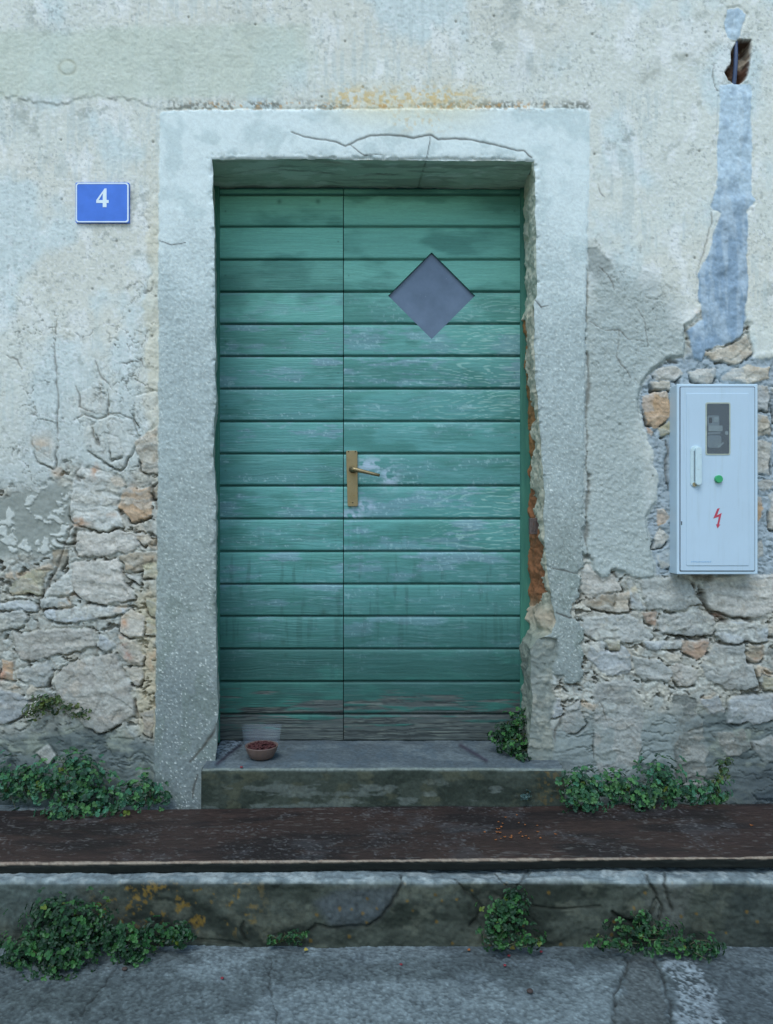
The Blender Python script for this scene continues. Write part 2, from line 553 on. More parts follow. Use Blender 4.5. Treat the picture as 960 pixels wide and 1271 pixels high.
# left upper part of the zone is greenish grey render with pale islands
isl = sdpoly(UW, VW, [(-300, 640), (-5, 622), (60, 598), (85, 600), (92, 655), (80, 690), (55, 690), (0, 690), (-300, 720)])
ii = ss(-6, 6, isl)
bi = voro(UW / 22 + wx * .5, VW / 16 + wy * .4, 105)
pale = ss(-.05, .05, (bi[1] - bi[0]) - .25) * (bi[2] > .42)
bedc = L3(bedc, L3(np.broadcast_to(A(136, 144, 143), U.shape + (3,)), A(178, 186, 187), pale), ii)
bedh = bedh * (1 - ii) + ii * (-.004 + pale * .004 + n3 * .0018 + n4 * .001)
# blue-grey fresh mortar round the meter cabinet
fm = ss(-8, 6, sdpoly(UW, VW, [(792, 490), (805, 462), (830, 446), (860, 436), (960, 440), (985, 470), (985, 720), (900, 716), (812, 716), (806, 660), (800, 640), (812, 590)]))
bedc = L3(bedc, A(146, 162, 176) * (1 + n3 * .1)[..., None], fm * .9)
bedh += fm * void * .009
# cream mortar left of the jamb and round it
cm = ss(160, 176, UW) * ss(200, 195, U) * ss(700, 760, V) * ss(930, 900, V)
bedc = L3(bedc, A(168, 162, 142), cm * .75)
# dirtier render along the foot
ft = ss(885, 925, V + n2 * 10 + ss(600, 900, U) * 30 - ss(120, 200, U) * ss(300, 200, U) * 12)
ftc = L3(np.broadcast_to(A(97, 109, 112), U.shape + (3,)), A(120, 130, 126), ss(.0, .5, fbm(U / 30, V / 14, 111, 4)))
ftc = L3(ftc, A(66, 78, 82), ss(.1, .6, fbm(U / 14, V / 9, 112, 4)) * .6)
lt = ss(660, 690, U) * ss(885, 850, U + n2 * 14)
ftc = L3(ftc, A(128, 140, 144), lt * .75)
ftc = L3(ftc, A(58, 68, 76), ss(880, 930, U + n2 * 20) * ss(930, 960, V + n2 * 8) * .7)
bedc = L3(bedc, ftc, ft)
ridge = np.abs(fbm(UW / 40, VW / 12, 113, 4))
bedh = bedh * (1 - ft) + ft * (-.004 + n2 * .004 + n3 * .003 - ss(.12, 0, ridge) * .006 + strata * .002)
h = h * (1 - zone) + bedh * zone
col = L3(col, bedc, zone)
# crevice where plaster sheet ends on the right
h -= np.exp(-((sz + 1.2) / 1.8) ** 2) * .010 * ss(760, 700, V) * ss(-.6, .3, n2) * (U > 690)
h += np.exp(-((sz + 6) / 4) ** 2) * .003 * (V < 730) * (U > 690)

PAL = {'P': (190, 195, 194), 'p': (170, 171, 169), 'g': (156, 163, 165), 'b': (162, 171, 178), 'w': (184, 190, 191), 'o': (176, 154, 132), 'y': (164, 163, 144), 'k': (148, 142, 130), 'd': (120, 128, 128), 'r': (160, 142, 130), 'n': (176, 172, 163)}
# poly, level mm, bulge mm, tone, crevice mm
ST = [
    ([(88, 602), (100, 580), (148, 588), (155, 602), (147, 636), (154, 655), (130, 659), (97, 655), (89, 648)], 1, 5, 'w', 5),
    ([(154, 606), (187, 604), (190, 640), (162, 648), (148, 633), (151, 614)], 0, 6, 'o', 7),
    ([(95, 661), (178, 660), (181, 672), (160, 685), (125, 690), (98, 692), (94, 680)], 3, 5, 'p', 9),
    ([(148, 692), (165, 684), (195, 687), (196, 698), (170, 709), (154, 707)], 2, 5, 'k', 9),
    ([(88, 700), (145, 694), (152, 712), (165, 738), (168, 745), (140, 750), (110, 748), (90, 735)], 3, 7, 'p', 8),
    ([(52, 742), (88, 700), (90, 738), (84, 740)], 0, 3, 'w', 4),
    ([(55, 757), (83, 754), (125, 753), (162, 757), (154, 765), (129, 767), (104, 773), (79, 773), (57, 767)], 5, 5, 'b', 11),
    ([(47, 743), (80, 741), (86, 751), (50, 756)], 2, 4, 'g', 7),
    ([(19, 787), (60, 783), (115, 779), (118, 802), (98, 808), (60, 816), (45, 820), (25, 818), (19, 804)], 4, 7, 'p', 8),
    ([(125, 785), (143, 805), (133, 810), (119, 804)], 4, 4, 'b', 8),
    ([(150, 768), (164, 757), (178, 765), (177, 790), (165, 791), (150, 785)], 3, 5, 'n', 7),
    ([(22, 831), (58, 822), (65, 835), (62, 849), (45, 853), (22, 842)], 2, 6, 'g', 6),
    ([(70, 840), (90, 821), (145, 811), (153, 832), (160, 852), (168, 870), (168, 888), (140, 904), (120, 911), (98, 896), (78, 884), (69, 860)], 5, 8, 'p', 9),
    ([(-6, 853), (18, 860), (36, 869), (32, 886), (4, 900), (-8, 900)], 4, 6, 'b', 6),
    ([(180, 742), (197, 742), (197, 770), (184, 762)], 0, 5, 'y', 6),
    ([(181, 767), (197, 772), (197, 789), (179, 789)], 0, 4, 'y', 6),
    ([(155, 830), (176, 828), (173, 850), (164, 852)], 1, 5, 'n', 7),
    ([(146, 790), (163, 793), (180, 815), (176, 828), (156, 824), (148, 806)], -1, 6, 'n', 6),
    ([(63, 684), (85, 682), (74, 707), (62, 700)], -5, 3, 'k', 7),
    ([(9, 731), (38, 706), (60, 708), (50, 737), (12, 738)], -1, 4, 'y', 4),
    ([(-2, 750), (36, 746), (46, 753), (44, 760), (-2, 758)], 3, 4, 'b', 8),
    ([(-8, 764), (28, 758), (36, 770), (22, 782), (-8, 783)], 2, 5, 'g', 7),
    ([(176, 700), (197, 698), (197, 720), (176, 718)], -2, 4, 'y', 6),
    ([(154, 711), (172, 715), (173, 726), (162, 718)], 3, 2, 'w', 8),
    ([(167, 665), (184, 662), (190, 672), (178, 678)], -2, 4, 'n', 8),
    ([(182, 676), (195, 668), (196, 684), (188, 685)], -4, 4, 'k', 9),
    ([(188, 606), (197, 604), (197, 620), (190, 620)], -5, 3, 'k', 9),
    ([(0, 818), (16, 822), (18, 845), (0, 842)], 0, 5, 'o', 5),
    ([(172, 885), (190, 880), (188, 915), (180, 912)], 0, 3, 'n', 4),
    ([(42, 935), (58, 925), (68, 938), (58, 950)], 2, 3, 'w', 6),
    ([(98, 486), (118, 479), (133, 498), (131, 514), (100, 511)], 7, 1, 'P', 2),
    ([(104, 532), (133, 517), (162, 521), (172, 546), (150, 584), (126, 570), (108, 556)], 6, 2, 'P', 3),
    ([(132, 540), (150, 548), (152, 566), (138, 570)], 8, 1, 'P', 3),
    ([(170, 492), (196, 486), (197, 520), (182, 540), (168, 520)], 5, 3, 'P', 4),
    ([(168, 548), (196, 530), (197, 590), (176, 586)], 4, 4, 'n', 4),
    ([(40, 540), (62, 532), (72, 556), (66, 580), (46, 572)], 4, 2, 'P', 3),
    # right field
    ([(721, 702), (735, 700), (746, 716), (764, 713), (773, 734), (765, 738), (735, 741), (721, 736)], -5, 5, 'p', 7),
    ([(722, 744), (748, 741), (766, 738), (766, 760), (745, 758), (724, 750)], -5, 5, 'k', 9),
    ([(766, 738), (781, 735), (782, 759), (764, 761)], -1, 4, 'n', 6),
    ([(780, 724), (786, 720), (792, 740), (803, 757), (783, 757)], -3, 2, 'b', 5),
    ([(796, 719), (850, 719), (866, 733), (872, 751), (842, 757), (806, 758), (797, 740)], 2, 6, 'g', 6),
    ([(873, 727), (886, 716), (930, 713), (985, 712), (985, 757), (937, 766), (899, 763), (881, 755), (874, 740)], 3, 7, 'p', 10),
    ([(822, 762), (880, 758), (889, 774), (884, 787), (852, 791), (822, 786), (815, 774)], 2, 7, 'g', 10),
    ([(724, 766), (783, 762), (797, 776), (812, 790), (806, 797), (742, 799), (726, 786)], 0, 7, 'g', 5),
    ([(795, 758), (816, 761), (813, 778), (803, 774)], -3, 5, 'r', 6),
    ([(891, 776), (905, 769), (953, 775), (952, 797), (930, 799), (900, 796), (888, 789)], 3, 6, 'b', 10),
    ([(884, 803), (890, 798), (922, 800), (925, 814), (937, 824), (943, 850), (930, 857), (900, 856), (880, 842), (869, 826), (880, 814)], 4, 8, 'g', 7),
    ([(798, 798), (848, 795), (850, 806), (806, 808)], 1, 5, 'b', 7),
    ([(849, 796), (880, 793), (878, 812), (864, 821), (850, 811)], -3, 5, 'r', 7),
    ([(927, 801), (948, 801), (950, 812), (944, 825), (930, 821)], -4, 7, 'k', 9),
    ([(951, 808), (1010, 803), (1010, 836), (957, 836)], 0, 6, 'd', 8),
    ([(948, 840), (1010, 846), (1010, 864), (950, 858)], 1, 6, 'y', 8),
    ([(904, 872), (915, 863), (1012, 862), (1012, 888), (928, 899), (902, 898)], 4, 6, 'b', 8),
    ([(733, 798), (768, 797), (785, 815), (781, 834), (765, 840), (742, 831), (729, 815)], 0, 8, 'b', 5),
    ([(752, 795), (770, 795), (771, 808), (756, 808)], 4, 4, 'y', 5),
    ([(786, 816), (822, 820), (840, 836), (830, 848), (800, 846), (788, 835)], 0, 7, 'g', 5),
    ([(833, 826), (850, 824), (868, 834), (866, 850), (842, 852)], 0, 6, 'p', 5),
    ([(740, 848), (770, 842), (792, 848), (800, 880), (796, 920), (792, 955), (742, 960), (736, 900)], -1, 1, 'g', 1),
    ([(838, 864), (866, 864), (878, 930), (874, 985), (840, 985)], -1, 1, 'd', 1),
    ([(870, 868), (890, 866), (900, 884), (880, 888)], 1, 5, 'b', 5),
    ([(700, 880), (720, 872), (728, 900), (712, 912), (698, 905)], 0, 5, 'g', 5),
    ([(676, 872), (696, 868), (698, 888), (684, 893)], 1, 4, 'b', 6),
    ([(930, 920), (958, 915), (975, 940), (950, 950)], 0, 5, 'g', 5),
    ([(884, 910), (925, 905), (935, 930), (905, 940)], 0, 5, 'd', 5),
    # round the cabinet
    ([(809, 464), (818, 455), (842, 454), (849, 464), (840, 473), (812, 472)], -1, 5, 'p', 6),
    ([(856, 462), (870, 457), (890, 458), (891, 470), (880, 475), (860, 474)], 1, 5, 'p', 5),
    ([(896, 473), (910, 458), (930, 454), (957, 456), (956, 468), (940, 475)], 1, 6, 'n', 6),
    ([(872, 437), (895, 432), (918, 422), (930, 412), (934, 440), (926, 448), (908, 452), (890, 450)], 3, 4, 'n', 6),
    ([(806, 474), (832, 473), (833, 484), (810, 486)], -2, 4, 'n', 6),
    ([(799, 489), (829, 486), (835, 506), (834, 516), (815, 531), (804, 525), (799, 506)], -1, 6, 'o', 9),
    ([(817, 530), (834, 520), (834, 538), (822, 543)], -2, 5, 'y', 8),
    ([(803, 528), (812, 534), (810, 542), (804, 538)], -3, 3, 'r', 5),
    ([(813, 633), (825, 630), (833, 640), (829, 650), (818, 652), (813, 644)], 1, 5, 'o', 8),
    ([(814, 662), (820, 654), (834, 668), (823, 680), (812, 682)], 0, 4, 'p', 6),
    ([(815, 690), (834, 682), (836, 704), (820, 704)], -2, 4, 'g', 5),
    ([(938, 478), (956, 480), (956, 510), (938, 510)], -3, 4, 'p', 6),
    ([(938, 514), (955, 517), (957, 538), (938, 542)], 0, 5, 'n', 6),
    ([(938, 546), (957, 548), (955, 588), (938, 588)], 0, 5, 'p', 7),
    ([(938, 600), (950, 594), (965, 598), (960, 608), (945, 610)], 0, 4, 'n', 6),
    ([(936, 616), (946, 618), (949, 634), (944, 648), (936, 650)], 0, 5, 'o', 8),
    ([(936, 672), (945, 668), (947, 690), (936, 698)], 0, 4, 'n', 6),
    ([(960, 480), (985, 478), (990, 520), (962, 525)], 0, 5, 'g', 7),
    ([(962, 535), (990, 530), (990, 580), (964, 575)], 0, 6, 'n', 7),
    ([(955, 615), (990, 600), (990, 660), (958, 655)], -1, 5, 'p', 7),
    ([(668, 802), (690, 797), (694, 821), (684, 835), (668, 833)], 0, 4, 'd', 7),
]
# stones outside the frame, so the wall goes on to either side
for side, (ua, ub, va, vb) in (('l', (-125, -12, 660, 900)), ('r', (1000, 1085, 470, 900))):
    vv = va
    while vv < vb:
        hh = random.uniform(22, 48); uu = ua
        while uu < ub:
            ww = min(random.uniform(35, 80), ub - uu + 4)
            j = lambda q=4: random.uniform(-q, q)
            ST.append(([(uu + 2 + j(2), vv + 3 + j()), (uu + ww * .5, vv + 2 + j()), (uu + ww - 2, vv + 3 + j()), (uu + ww - 2 + j(2), vv + hh - 3 + j()), (uu + ww * .4, vv + hh - 1 + j()), (uu + 2, vv + hh - 3)],
                       random.uniform(0, 4), random.uniform(4, 8), random.choice('pgbwnyk'), random.uniform(4, 9)))
            uu += ww
        vv += hh

core_u = un; core_v = vn_
for si, (poly, lev, bul, tone, crev) in enumerate(ST):
    P = np.array(poly, float)
    u0, v0 = P.min(0) - 14; u1, v1 = P.max(0) + 14
    j0, j1 = np.searchsorted(core_u, [u0 - 25, u1 + 2]); i0, i1 = np.searchsorted(core_v, [v0, v1])
    if j1 - j0 < 2 or i1 - i0 < 2: continue
    sl_ = (slice(i0, i1), slice(j0, j1))
    uu = U[sl_] + wx[sl_] * 2.6 + n3[sl_] * .9; vv = V[sl_] + wy[sl_] * 2.6 + n4[sl_] * .8
    sd = sdpoly(uu, vv, P)
    cx, cy = P.mean(0)
    ang = random.uniform(-.25, .25)
    size = math.sqrt(max(1, (P[:, 0].max() - P[:, 0].min()) * (P[:, 1].max() - P[:, 1].min())))
    tl = ((vv - cy) * random.uniform(-.06, .10) + (uu - cx) * random.uniform(-.05, .05)) * .001
    fac = np.abs(fbm(uu / (size * .45) + si * 3.1, vv / (size * .3), 200 + si, 3))
    prof = (1 - np.exp(-np.clip(sd, 0, 999) / 1.4)) * bul * .0007
    hst = (lev - 5) * .0008 + prof * .7 + tl + strata[sl_] * .0012 + strata2[sl_] * .0010 + fct[sl_] * .006 + fct2[sl_] * .0028 + fac * .0015 + n4[sl_] * .0005 + n6[sl_] * .0006 - ss(.05, 0, np.abs(fbm(uu / 30 + si, vv / 9, 306, 3))) * .0016
    w = ss(-.5, .5, sd)
    # crevice: deeper under the stone than above it
    below = ss(-.2, .9, (vv - cy) / (size * .5)) * .8 + .2
    gap = np.exp(-((sd + 1.2) / 1.15) ** 2) * ss(-.2, .3, fbm(uu / 20 + si, vv / 20, 300, 3) + .05) * below
    h[sl_] -= gap * crev * .0040
    col[sl_] = L3(col[sl_], A(62, 64, 60), gap * .7)
    if tone == 'P': hst = h[sl_] * .7 + hst * .3 + .0012
    h[sl_] = h[sl_] * (1 - w) + hst * w
    base = A(*PAL[tone])
    sc = base * random.uniform(.88, 1.1)
    k_v = 1 - .24 * ss(700, 920, np.array(cy))
    cst = np.broadcast_to(sc * k_v, sd.shape + (3,)).copy()
    cst = L3(cst, A(186, 190, 190) * k_v, ss(.1, .6, strata[sl_]) * .45)
    cst = L3(cst, A(156, 144, 128) * k_v, ss(.15, .6, fbm(uu / 14, vv / 9, 400 + si, 3)) * (.5 if tone in 'onkry' else .16))
    cst = L3(cst, A(118, 126, 126) * k_v, ss(.1, .55, strata2[sl_]) * .35)
    cst *= (1 + n4[sl_] * .10 + n6[sl_] * .07 + n5[sl_] * .05)[..., None]
    cst = L3(cst, A(78, 82, 82) * k_v, ss(.03, 0, np.abs(fbm(uu / 30 + si, vv / 9, 306, 3))) * .35)
    # mortar smeared over parts of the stone
    sm = ss(.12, .32, fbm(uu / 26 + 7, vv / 20, 500, 4)) * (.7 if tone in 'gbwd' else .35)
    cst = L3(cst, bedc[sl_] * 1.05, sm)
    col[sl_] = L3(col[sl_], cst, w * (.35 if tone == 'P' else 1))

# cracks and holes, traced
CR = [
    ([(70, 395), (69, 430), (70, 470), (73, 505), (72, 530), (73, 548)], 1.1, .006, 1),
    ([(118, 448), (128, 468), (141, 485)], 1.1, .006, 1),
    ([(96, 478), (99, 490), (98, 505), (117, 512)], 1.2, .006, 1),
    ([(90, 522), (105, 514), (125, 520), (133, 514), (150, 514), (165, 520), (168, 530), (175, 545)], 1.4, .008, 1),
    ([(133, 484), (134, 515)], 1.0, .005, 1),
    ([(115, 530), (117, 545), (122, 552), (119, 540)], 1.6, .014, 1),
    ([(8, 440), (20, 445), (26, 458)], 1.2, .005, 1),
    ([(150, 452), (175, 448), (178, 455)], .9, .004, 1),
    ([(88, 655), (60, 728), (48, 742)], 1.8, .012, 1),
    ([(92, 658), (92, 670), (88, 676)], 1.6, .012, 1),
    ([(196, 600), (190, 606), (191, 618), (195, 632)], 1.8, .016, 1),
    ([(185, 660), (196, 668), (193, 680), (186, 676)], 1.5, .014, 1),
    ([(72, 672), (82, 676), (98, 672)], 1.6, .013, 1),
    ([(105, 594), (96, 592), (100, 598)], 2.0, .012, 1),
    ([(47, 756), (46, 742), (50, 748)], 1.4, .01, 1),
    ([(870, 728), (874, 748), (881, 758), (893, 768)], 2.2, .020, 1),
    ([(884, 788), (890, 796), (902, 798), (922, 799)], 1.9, .016, 1),
    ([(883, 762), (895, 765), (902, 770), (893, 772)], 2.6, .018, 1),
    ([(860, 716), (875, 720), (885, 716)], 3.5, .022, 1),
    ([(759, 706), (762, 712), (768, 717)], 1.7, .012, 1),
    ([(717, 733), (720, 740), (712, 738)], 2.2, .014, 1),
    ([(828, 446), (834, 448), (842, 449)], 2.6, .024, 1),
    ([(828, 547), (830, 560), (828, 590), (832, 610)], 2.0, .012, 1),
    ([(944, 770), (910, 767)], 1.2, .008, 1),
    ([(728, 316), (729, 350), (727, 420), (730, 470), (728, 530), (729, 560)], 1.5, .009, 2),
    ([(729, 560), (731, 600), (727, 640), (729, 690)], 2.6, .014, 2),
    ([(732, 400), (752, 410), (768, 408), (782, 420), (800, 424)], .9, .003, 1),
    ([(768, 408), (765, 440), (785, 470)], .9, .003, 1),
    ([(745, 330), (758, 345), (762, 360)], .9, .003, 1),
    ([(790, 382), (800, 400), (805, 430)], .8, .003, 1),
    ([(850, 406), (855, 412), (862, 410)], 1.6, .010, 1),
    ([(918, 398), (925, 408), (932, 404)], 1.8, .010, 1),
    ([(884, 262), (880, 290), (868, 330)], 1.2, .005, 1),
    ([(886, 78), (886, 100), (890, 112), (900, 118)], .9, .004, 1),
    ([(742, 226), (746, 240), (750, 245)], .8, .002, 1),
    ([(690, 920), (692, 905), (700, 885)], 1.2, .006, 1),
    ([(744, 870), (750, 880), (752, 900)], 1.0, .005, 1),
    ([(168, 870), (170, 885), (168, 900)], 1.4, .01, 1),
    ([(62, 842), (66, 852)], 1.4, .01, 1),
]
for pts, wd, dp, kind in CR:
    wd *= .75; dp *= .6
    P = np.array(pts, float); u0, v0 = P.min(0) - 12; u1, v1 = P.max(0) + 12
    j0, j1 = np.searchsorted(core_u, [u0, u1]); i0, i1 = np.searchsorted(core_v, [v0, v1])
    s_ = (slice(i0, i1), slice(j0, j1))
    dd, tt = dline(U[s_] + wx[s_] * 2 + n3[s_] * .8, V[s_] + wy[s_] * 2 + n4[s_] * .6, pts)
    vw = wd * (.65 + .7 * np.sin(np.clip(tt, 0, 1) * math.pi)) * (1 + .5 * n3[s_])
    if kind == 2: vw = wd * np.clip(.9 + 2.2 * fbm(U[s_] / 14, V[s_] / 11, 601, 3), .25, 2.4)
    g = np.exp(-(dd / np.maximum(vw, .3)) ** 2)
    h[s_] -= g * dp
    col[s_] = L3(col[s_], A(80, 74, 66), g * .6)
# rusty and ochre spots in the rubble
for (a, b, ru, rv, cc, k) in [(96, 650, 14, 6, (168, 128, 96), .9), (117, 583, 5, 8, (172, 128, 96), .8), (52, 552, 12, 10, (186, 166, 146), .7), (70, 585, 12, 6, (176, 150, 126), .6), (168, 612, 8, 8, (190, 156, 122), .7),
                              (152, 797, 5, 7, (150, 84, 66), .8), (158, 812, 4, 5, (160, 92, 70), .7), (156, 775, 5, 4, (182, 132, 98), .7), (190, 820, 8, 22, (176, 144, 116), .6), (150, 640, 30, 4, (182, 150, 124), .4),
                              (2, 832, 5, 12, (178, 130, 110), .8), (813, 500, 5, 8, (196, 160, 122), .5), (864, 803, 12, 8, (160, 128, 104), .6), (806, 768, 8, 8, (170, 138, 116), .7), (938, 812, 8, 8, (142, 112, 94), .6),
                              (890, 766, 8, 4, (150, 104, 80), .5), (787, 735, 6, 5, (200, 186, 150), .6), (868, 388, 8, 6, (210, 186, 160), .7), (908, 30, 4, 4, (196, 190, 178), .4), (738, 740, 16, 8, (136, 122, 108), .4)]:
    j0, j1 = np.searchsorted(core_u, [a - ru * 3, a + ru * 3]); i0, i1 = np.searchsorted(core_v, [b - rv * 3, b + rv * 3])
    s_ = (slice(i0, i1), slice(j0, j1))
    g = np.exp(-(((U[s_] + wx[s_] * 3 - a) / ru) ** 2 + ((V[s_] + wy[s_] * 3 - b) / rv) ** 2)) * ss(-.5, .2, n3[s_])
    col[s_] = L3(col[s_], A(*cc), np.clip(g * k * .95, 0, 1))

# ---- blue cement run and the hole with the cable
pt1 = [(902, 12), (918, 10), (926, 18), (922, 35), (913, 49), (903, 46), (900, 28)]
pt2 = [(895, 106), (914, 103), (932, 105), (934, 130), (934, 180), (932, 238), (937, 250), (928, 262), (928, 350), (926, 395), (924, 412), (911, 424), (892, 428), (876, 434), (872, 448),
       (861, 446), (856, 424), (853, 410), (872, 396), (868, 370), (867, 342), (880, 312), (888, 286), (893, 264), (883, 256), (890, 232), (892, 180), (894, 140)]
uw2 = U + wx * 1.8 + n3 * .8; vw2 = V + wy * 1.8 + n4 * .6
pd = np.maximum(sdpoly(uw2, vw2, pt1), sdpoly(uw2, vw2, pt2))
pm = pd > 0
pw = ss(-.8, .8, pd)
drag = fbm(U / 9, V / 40, 121, 4)
hp = .0015 + drag * .0010 + n6 * .0004 * ss(230, 280, V) + n3 * .0016 * ss(240, 280, V) + fbm(U / 18, V / 18, 122, 4) * .004 - .003 * np.exp(-np.clip(pd, 0, 99) / 2)
cp = np.broadcast_to(A(172, 194, 212), U.shape + (3,)).copy()
cp = L3(cp, A(132, 156, 180), ss(225, 300, V + n2 * 20))
cp = L3(cp, A(190, 206, 218), ss(.1, .7, drag) * .35)
cp = L3(cp, A(116, 138, 160), ss(.1, .6, fbm(U / 12, V / 14, 123, 4)) * .35)
cp *= (1 + n6 * .05 + n4 * .05)[..., None]
h -= np.exp(-((pd + 1.3) / 1.3) ** 2) * .004 * ss(-.3, .3, n3)
h = h * (1 - pw) + hp * pw
col = L3(col, cp, pw)
hole = [(916, 47), (933, 48), (933, 82), (928, 98), (918, 104), (904, 99), (900, 88), (906, 80), (909, 62)]
hd = sdpoly(U + wx * 1.6 + n3, V + wy * 1.6 + n4 * .6, hole)
hw = ss(-.6, 3, hd)
hrock = -.045 + n3 * .010 + fbm(U / 7, V / 7, 131, 3) * .012
h = h * (1 - hw) + hrock * hw
ch_ = L3(np.broadcast_to(A(88, 72, 64), U.shape + (3,)), A(150, 140, 128), ss(0, .4, fbm((U + V) / 8, (V - U) / 14, 132, 3)))
ch_ = L3(ch_, A(84, 58, 46), ss(78, 86, V + n3 * 3) * .8)
col = L3(col, ch_, ss(-1, 1, hd))
pm &= hd < 0

# ---- surround on top of everything; lower right it breaks up
crack = [([(362, 165), (380, 171), (405, 174), (430, 182), (445, 175), (460, 170), (480, 169), (500, 170), (513, 173), (535, 169), (545, 174), (575, 173), (600, 178), (630, 184), (650, 188), (660, 196)], 1.3, .008),
         ([(435, 180), (444, 188), (452, 193), (480, 193)], .7, .003), ([(535, 169), (533, 182), (530, 198)], .7, .003),
         ([(200, 300), (215, 305), (232, 302)], .8, .002), ([(270, 898), (262, 915), (250, 930), (236, 945)], 1.6, .006), ([(240, 990), (246, 960)], 1.2, .004), ([(664, 372), (672, 382), (680, 380)], 1.0, .004),
         ([(683, 705), (700, 708), (716, 712)], 1.0, .004), ([(690, 760), (706, 766), (718, 764)], 1.2, .005)]
for pts, wd, dp in crack:
    wd *= .95; dp *= .5
    dd, tt = dline(U + wx * 1.2, V + wy * 1.2, pts)
    g = np.exp(-(dd / (wd * (.6 + .5 * np.sin(tt * math.pi)))) ** 2)
    hs -= g * dp * .6
    cs = L3(cs, A(60, 60, 56), g * .9)
# soft rounding at the opening edge
ed = np.hypot(np.maximum(np.maximum(edgeL(V) - U, U - edgeR(V)), 0), np.maximum(edgeT(U) - V, 0))
chip = ss(.1, .5, fbm(U / 9, V / 9, 141, 3)) * 2.5
hs -= .0028 * np.exp(-ed / (.9 + chip * .8)) * (1 + chip * .9) * (V < 790)
h_all = h * (1 - sx) + hs * sx
col_all = L3(col, cs, sx)
# fill plaster on the lower right jamb (set back, smooth, greenish)
fp = sdpoly(U, V, [(640, 796), (664, 790), (690, 794), (694, 815), (684, 836), (690, 870), (684, 905), (690, 950), (690, 1030), (640, 1030)])
fw = ss(-2, 2, fp + n3 * 2)
h_all = h_all * (1 - fw) + fw * (-.006 + n2 * .004 + n3 * .003 + fct2 * .006 + n4 * .001 - .004 * np.exp(-((fp) / 2) ** 2))
col_all = L3(col_all, L3(np.broadcast_to(A(112, 122, 121), U.shape + (3,)), A(134, 140, 135), ss(-.2, .6, n3 + n4 * .5)), fw * .85)
# round stone sitting in the broken jamb
rs = np.hypot((U - 697) / 1.0 + wx * 2, (V - 768) / .95 + wy * 2)
rm = ss(15, 12, rs) * (U < 703)
# foot green
gf = ss(940, 1000, V) * .5
col_all = L3(col_all, A(70, 86, 78), gf * ss(-.3, .4, n2))

col_all = col_all * (1 + n6 * .045 + n4 * .03 + n5 * .03)[..., None]
X = (U - CU) * S
Z = EYE - (V - CV) * S
Yv = YW - h_all
Vt = np.stack([X, Yv, Z], -1).reshape(-1, 3)
Cc = np.clip(col_all, .01, .85).reshape(-1, 3)
Fg = gridfaces(nr, nc)
ri, ci = np.meshgrid(np.arange(nr - 1), np.arange(nc - 1), indexing='ij')
openm = (ri >= OT) & (ri < OB) & (ci >= OL) & (ci < OR)
sm_ = (sur & (fp < 3))[:-1, :-1]
pm_ = pm[:-1, :-1] & ~sm_
house = empty('house', (0, YW, 0), 'weathered plaster and rubble stone house front around the green door', 'house')
link('wall', submesh('wall', Vt, Fg[~openm & ~sm_ & ~pm_], Cc), M_wall, house)
o = link('door_surround', submesh('door_surround', Vt, Fg[~openm & sm_], Cc), M_sur, house)
o = link('cement_patch', submesh('cement_patch', Vt, Fg[~openm & pm_], Cc), M_patch, house)
o['label'] = 'long blue grey run of fresh cement'

# ---- reveals: share their front line with the opening edge
DEPTH = 0.235
nd = 60
dl = np.concatenate([np.linspace(0, .02, 10)[:-1], np.linspace(.02, DEPTH, nd)])


def reveal(name, line_idx, fn, parent):
    base = Vt[line_idx]                                   # (n,3)
    n = len(base)
    D = np.broadcast_to(dl, (n, len(dl)))
    P, cc = fn(base, D)
    me = mesh_np(name, P.reshape(-1, 3), gridfaces(n, len(dl)).reshape(-1, 4), np.clip(cc, .01, .85).reshape(-1, 3))
    return link(name, me, M_sur, parent)


gi = np.arange(nr * nc).reshape(nr, nc)


def rev_top(b, D):
    x = np.broadcast_to(b[:, 0:1], D.shape); z = b[:, 2:3] + 0 * D; y = b[:, 1:2] + D
    uu = x / S; dd = D / S
    nz = fbm(uu / 30, dd / 14, 151, 4); nf = fbm(uu / 4, dd / 4, 152, 3)
    f = ss(0, .015, D)
    x = x - D * .22 * np.clip((300 - CU - uu) / 40, 0, 1)
    z = z + f * (nz * .003 + nf * .0005)
    cr1 = dline(uu + 480, dd + nz * 3, [(270, 45), (330, 30), (390, 38), (430, 50), (470, 40), (560, 44), (620, 30), (660, 40)])[0]
    cr2 = dline(uu + 480, dd, [(530, 0), (527, 25), (522, 90)])[0]
    g = np.exp(-(cr1 / 1.3) ** 2) * .8 + np.exp(-(cr2 / 1.2) ** 2)
    z = z + f * g * .003
    c = np.broadcast_to(A(120, 132, 124, .42), D.shape + (3,)).copy()
    c = L3(c, A(145, 155, 150, .42), ss(0, .5, nz) * .6)
    c = L3(c, A(80, 84, 78, .42), ss(.1, .5, fbm(uu / 60, dd / 8, 153, 4)) * .5 + np.clip(g, 0, 1) * .4)
    return np.stack([x, y, z], -1), c


def rev_left(b, D):
    z = np.broadcast_to(b[:, 2:3], D.shape); y = b[:, 1:2] + D
    x = b[:, 0:1] - D * .20
    zz = z / S; dd = D / S
    x = x + ss(0, .015, D) * fbm(zz / 20, dd / 20, 161, 4) * .003
    return np.stack([x, y, z], -1), np.broadcast_to(A(150, 162, 160), D.shape + (3,)).copy()


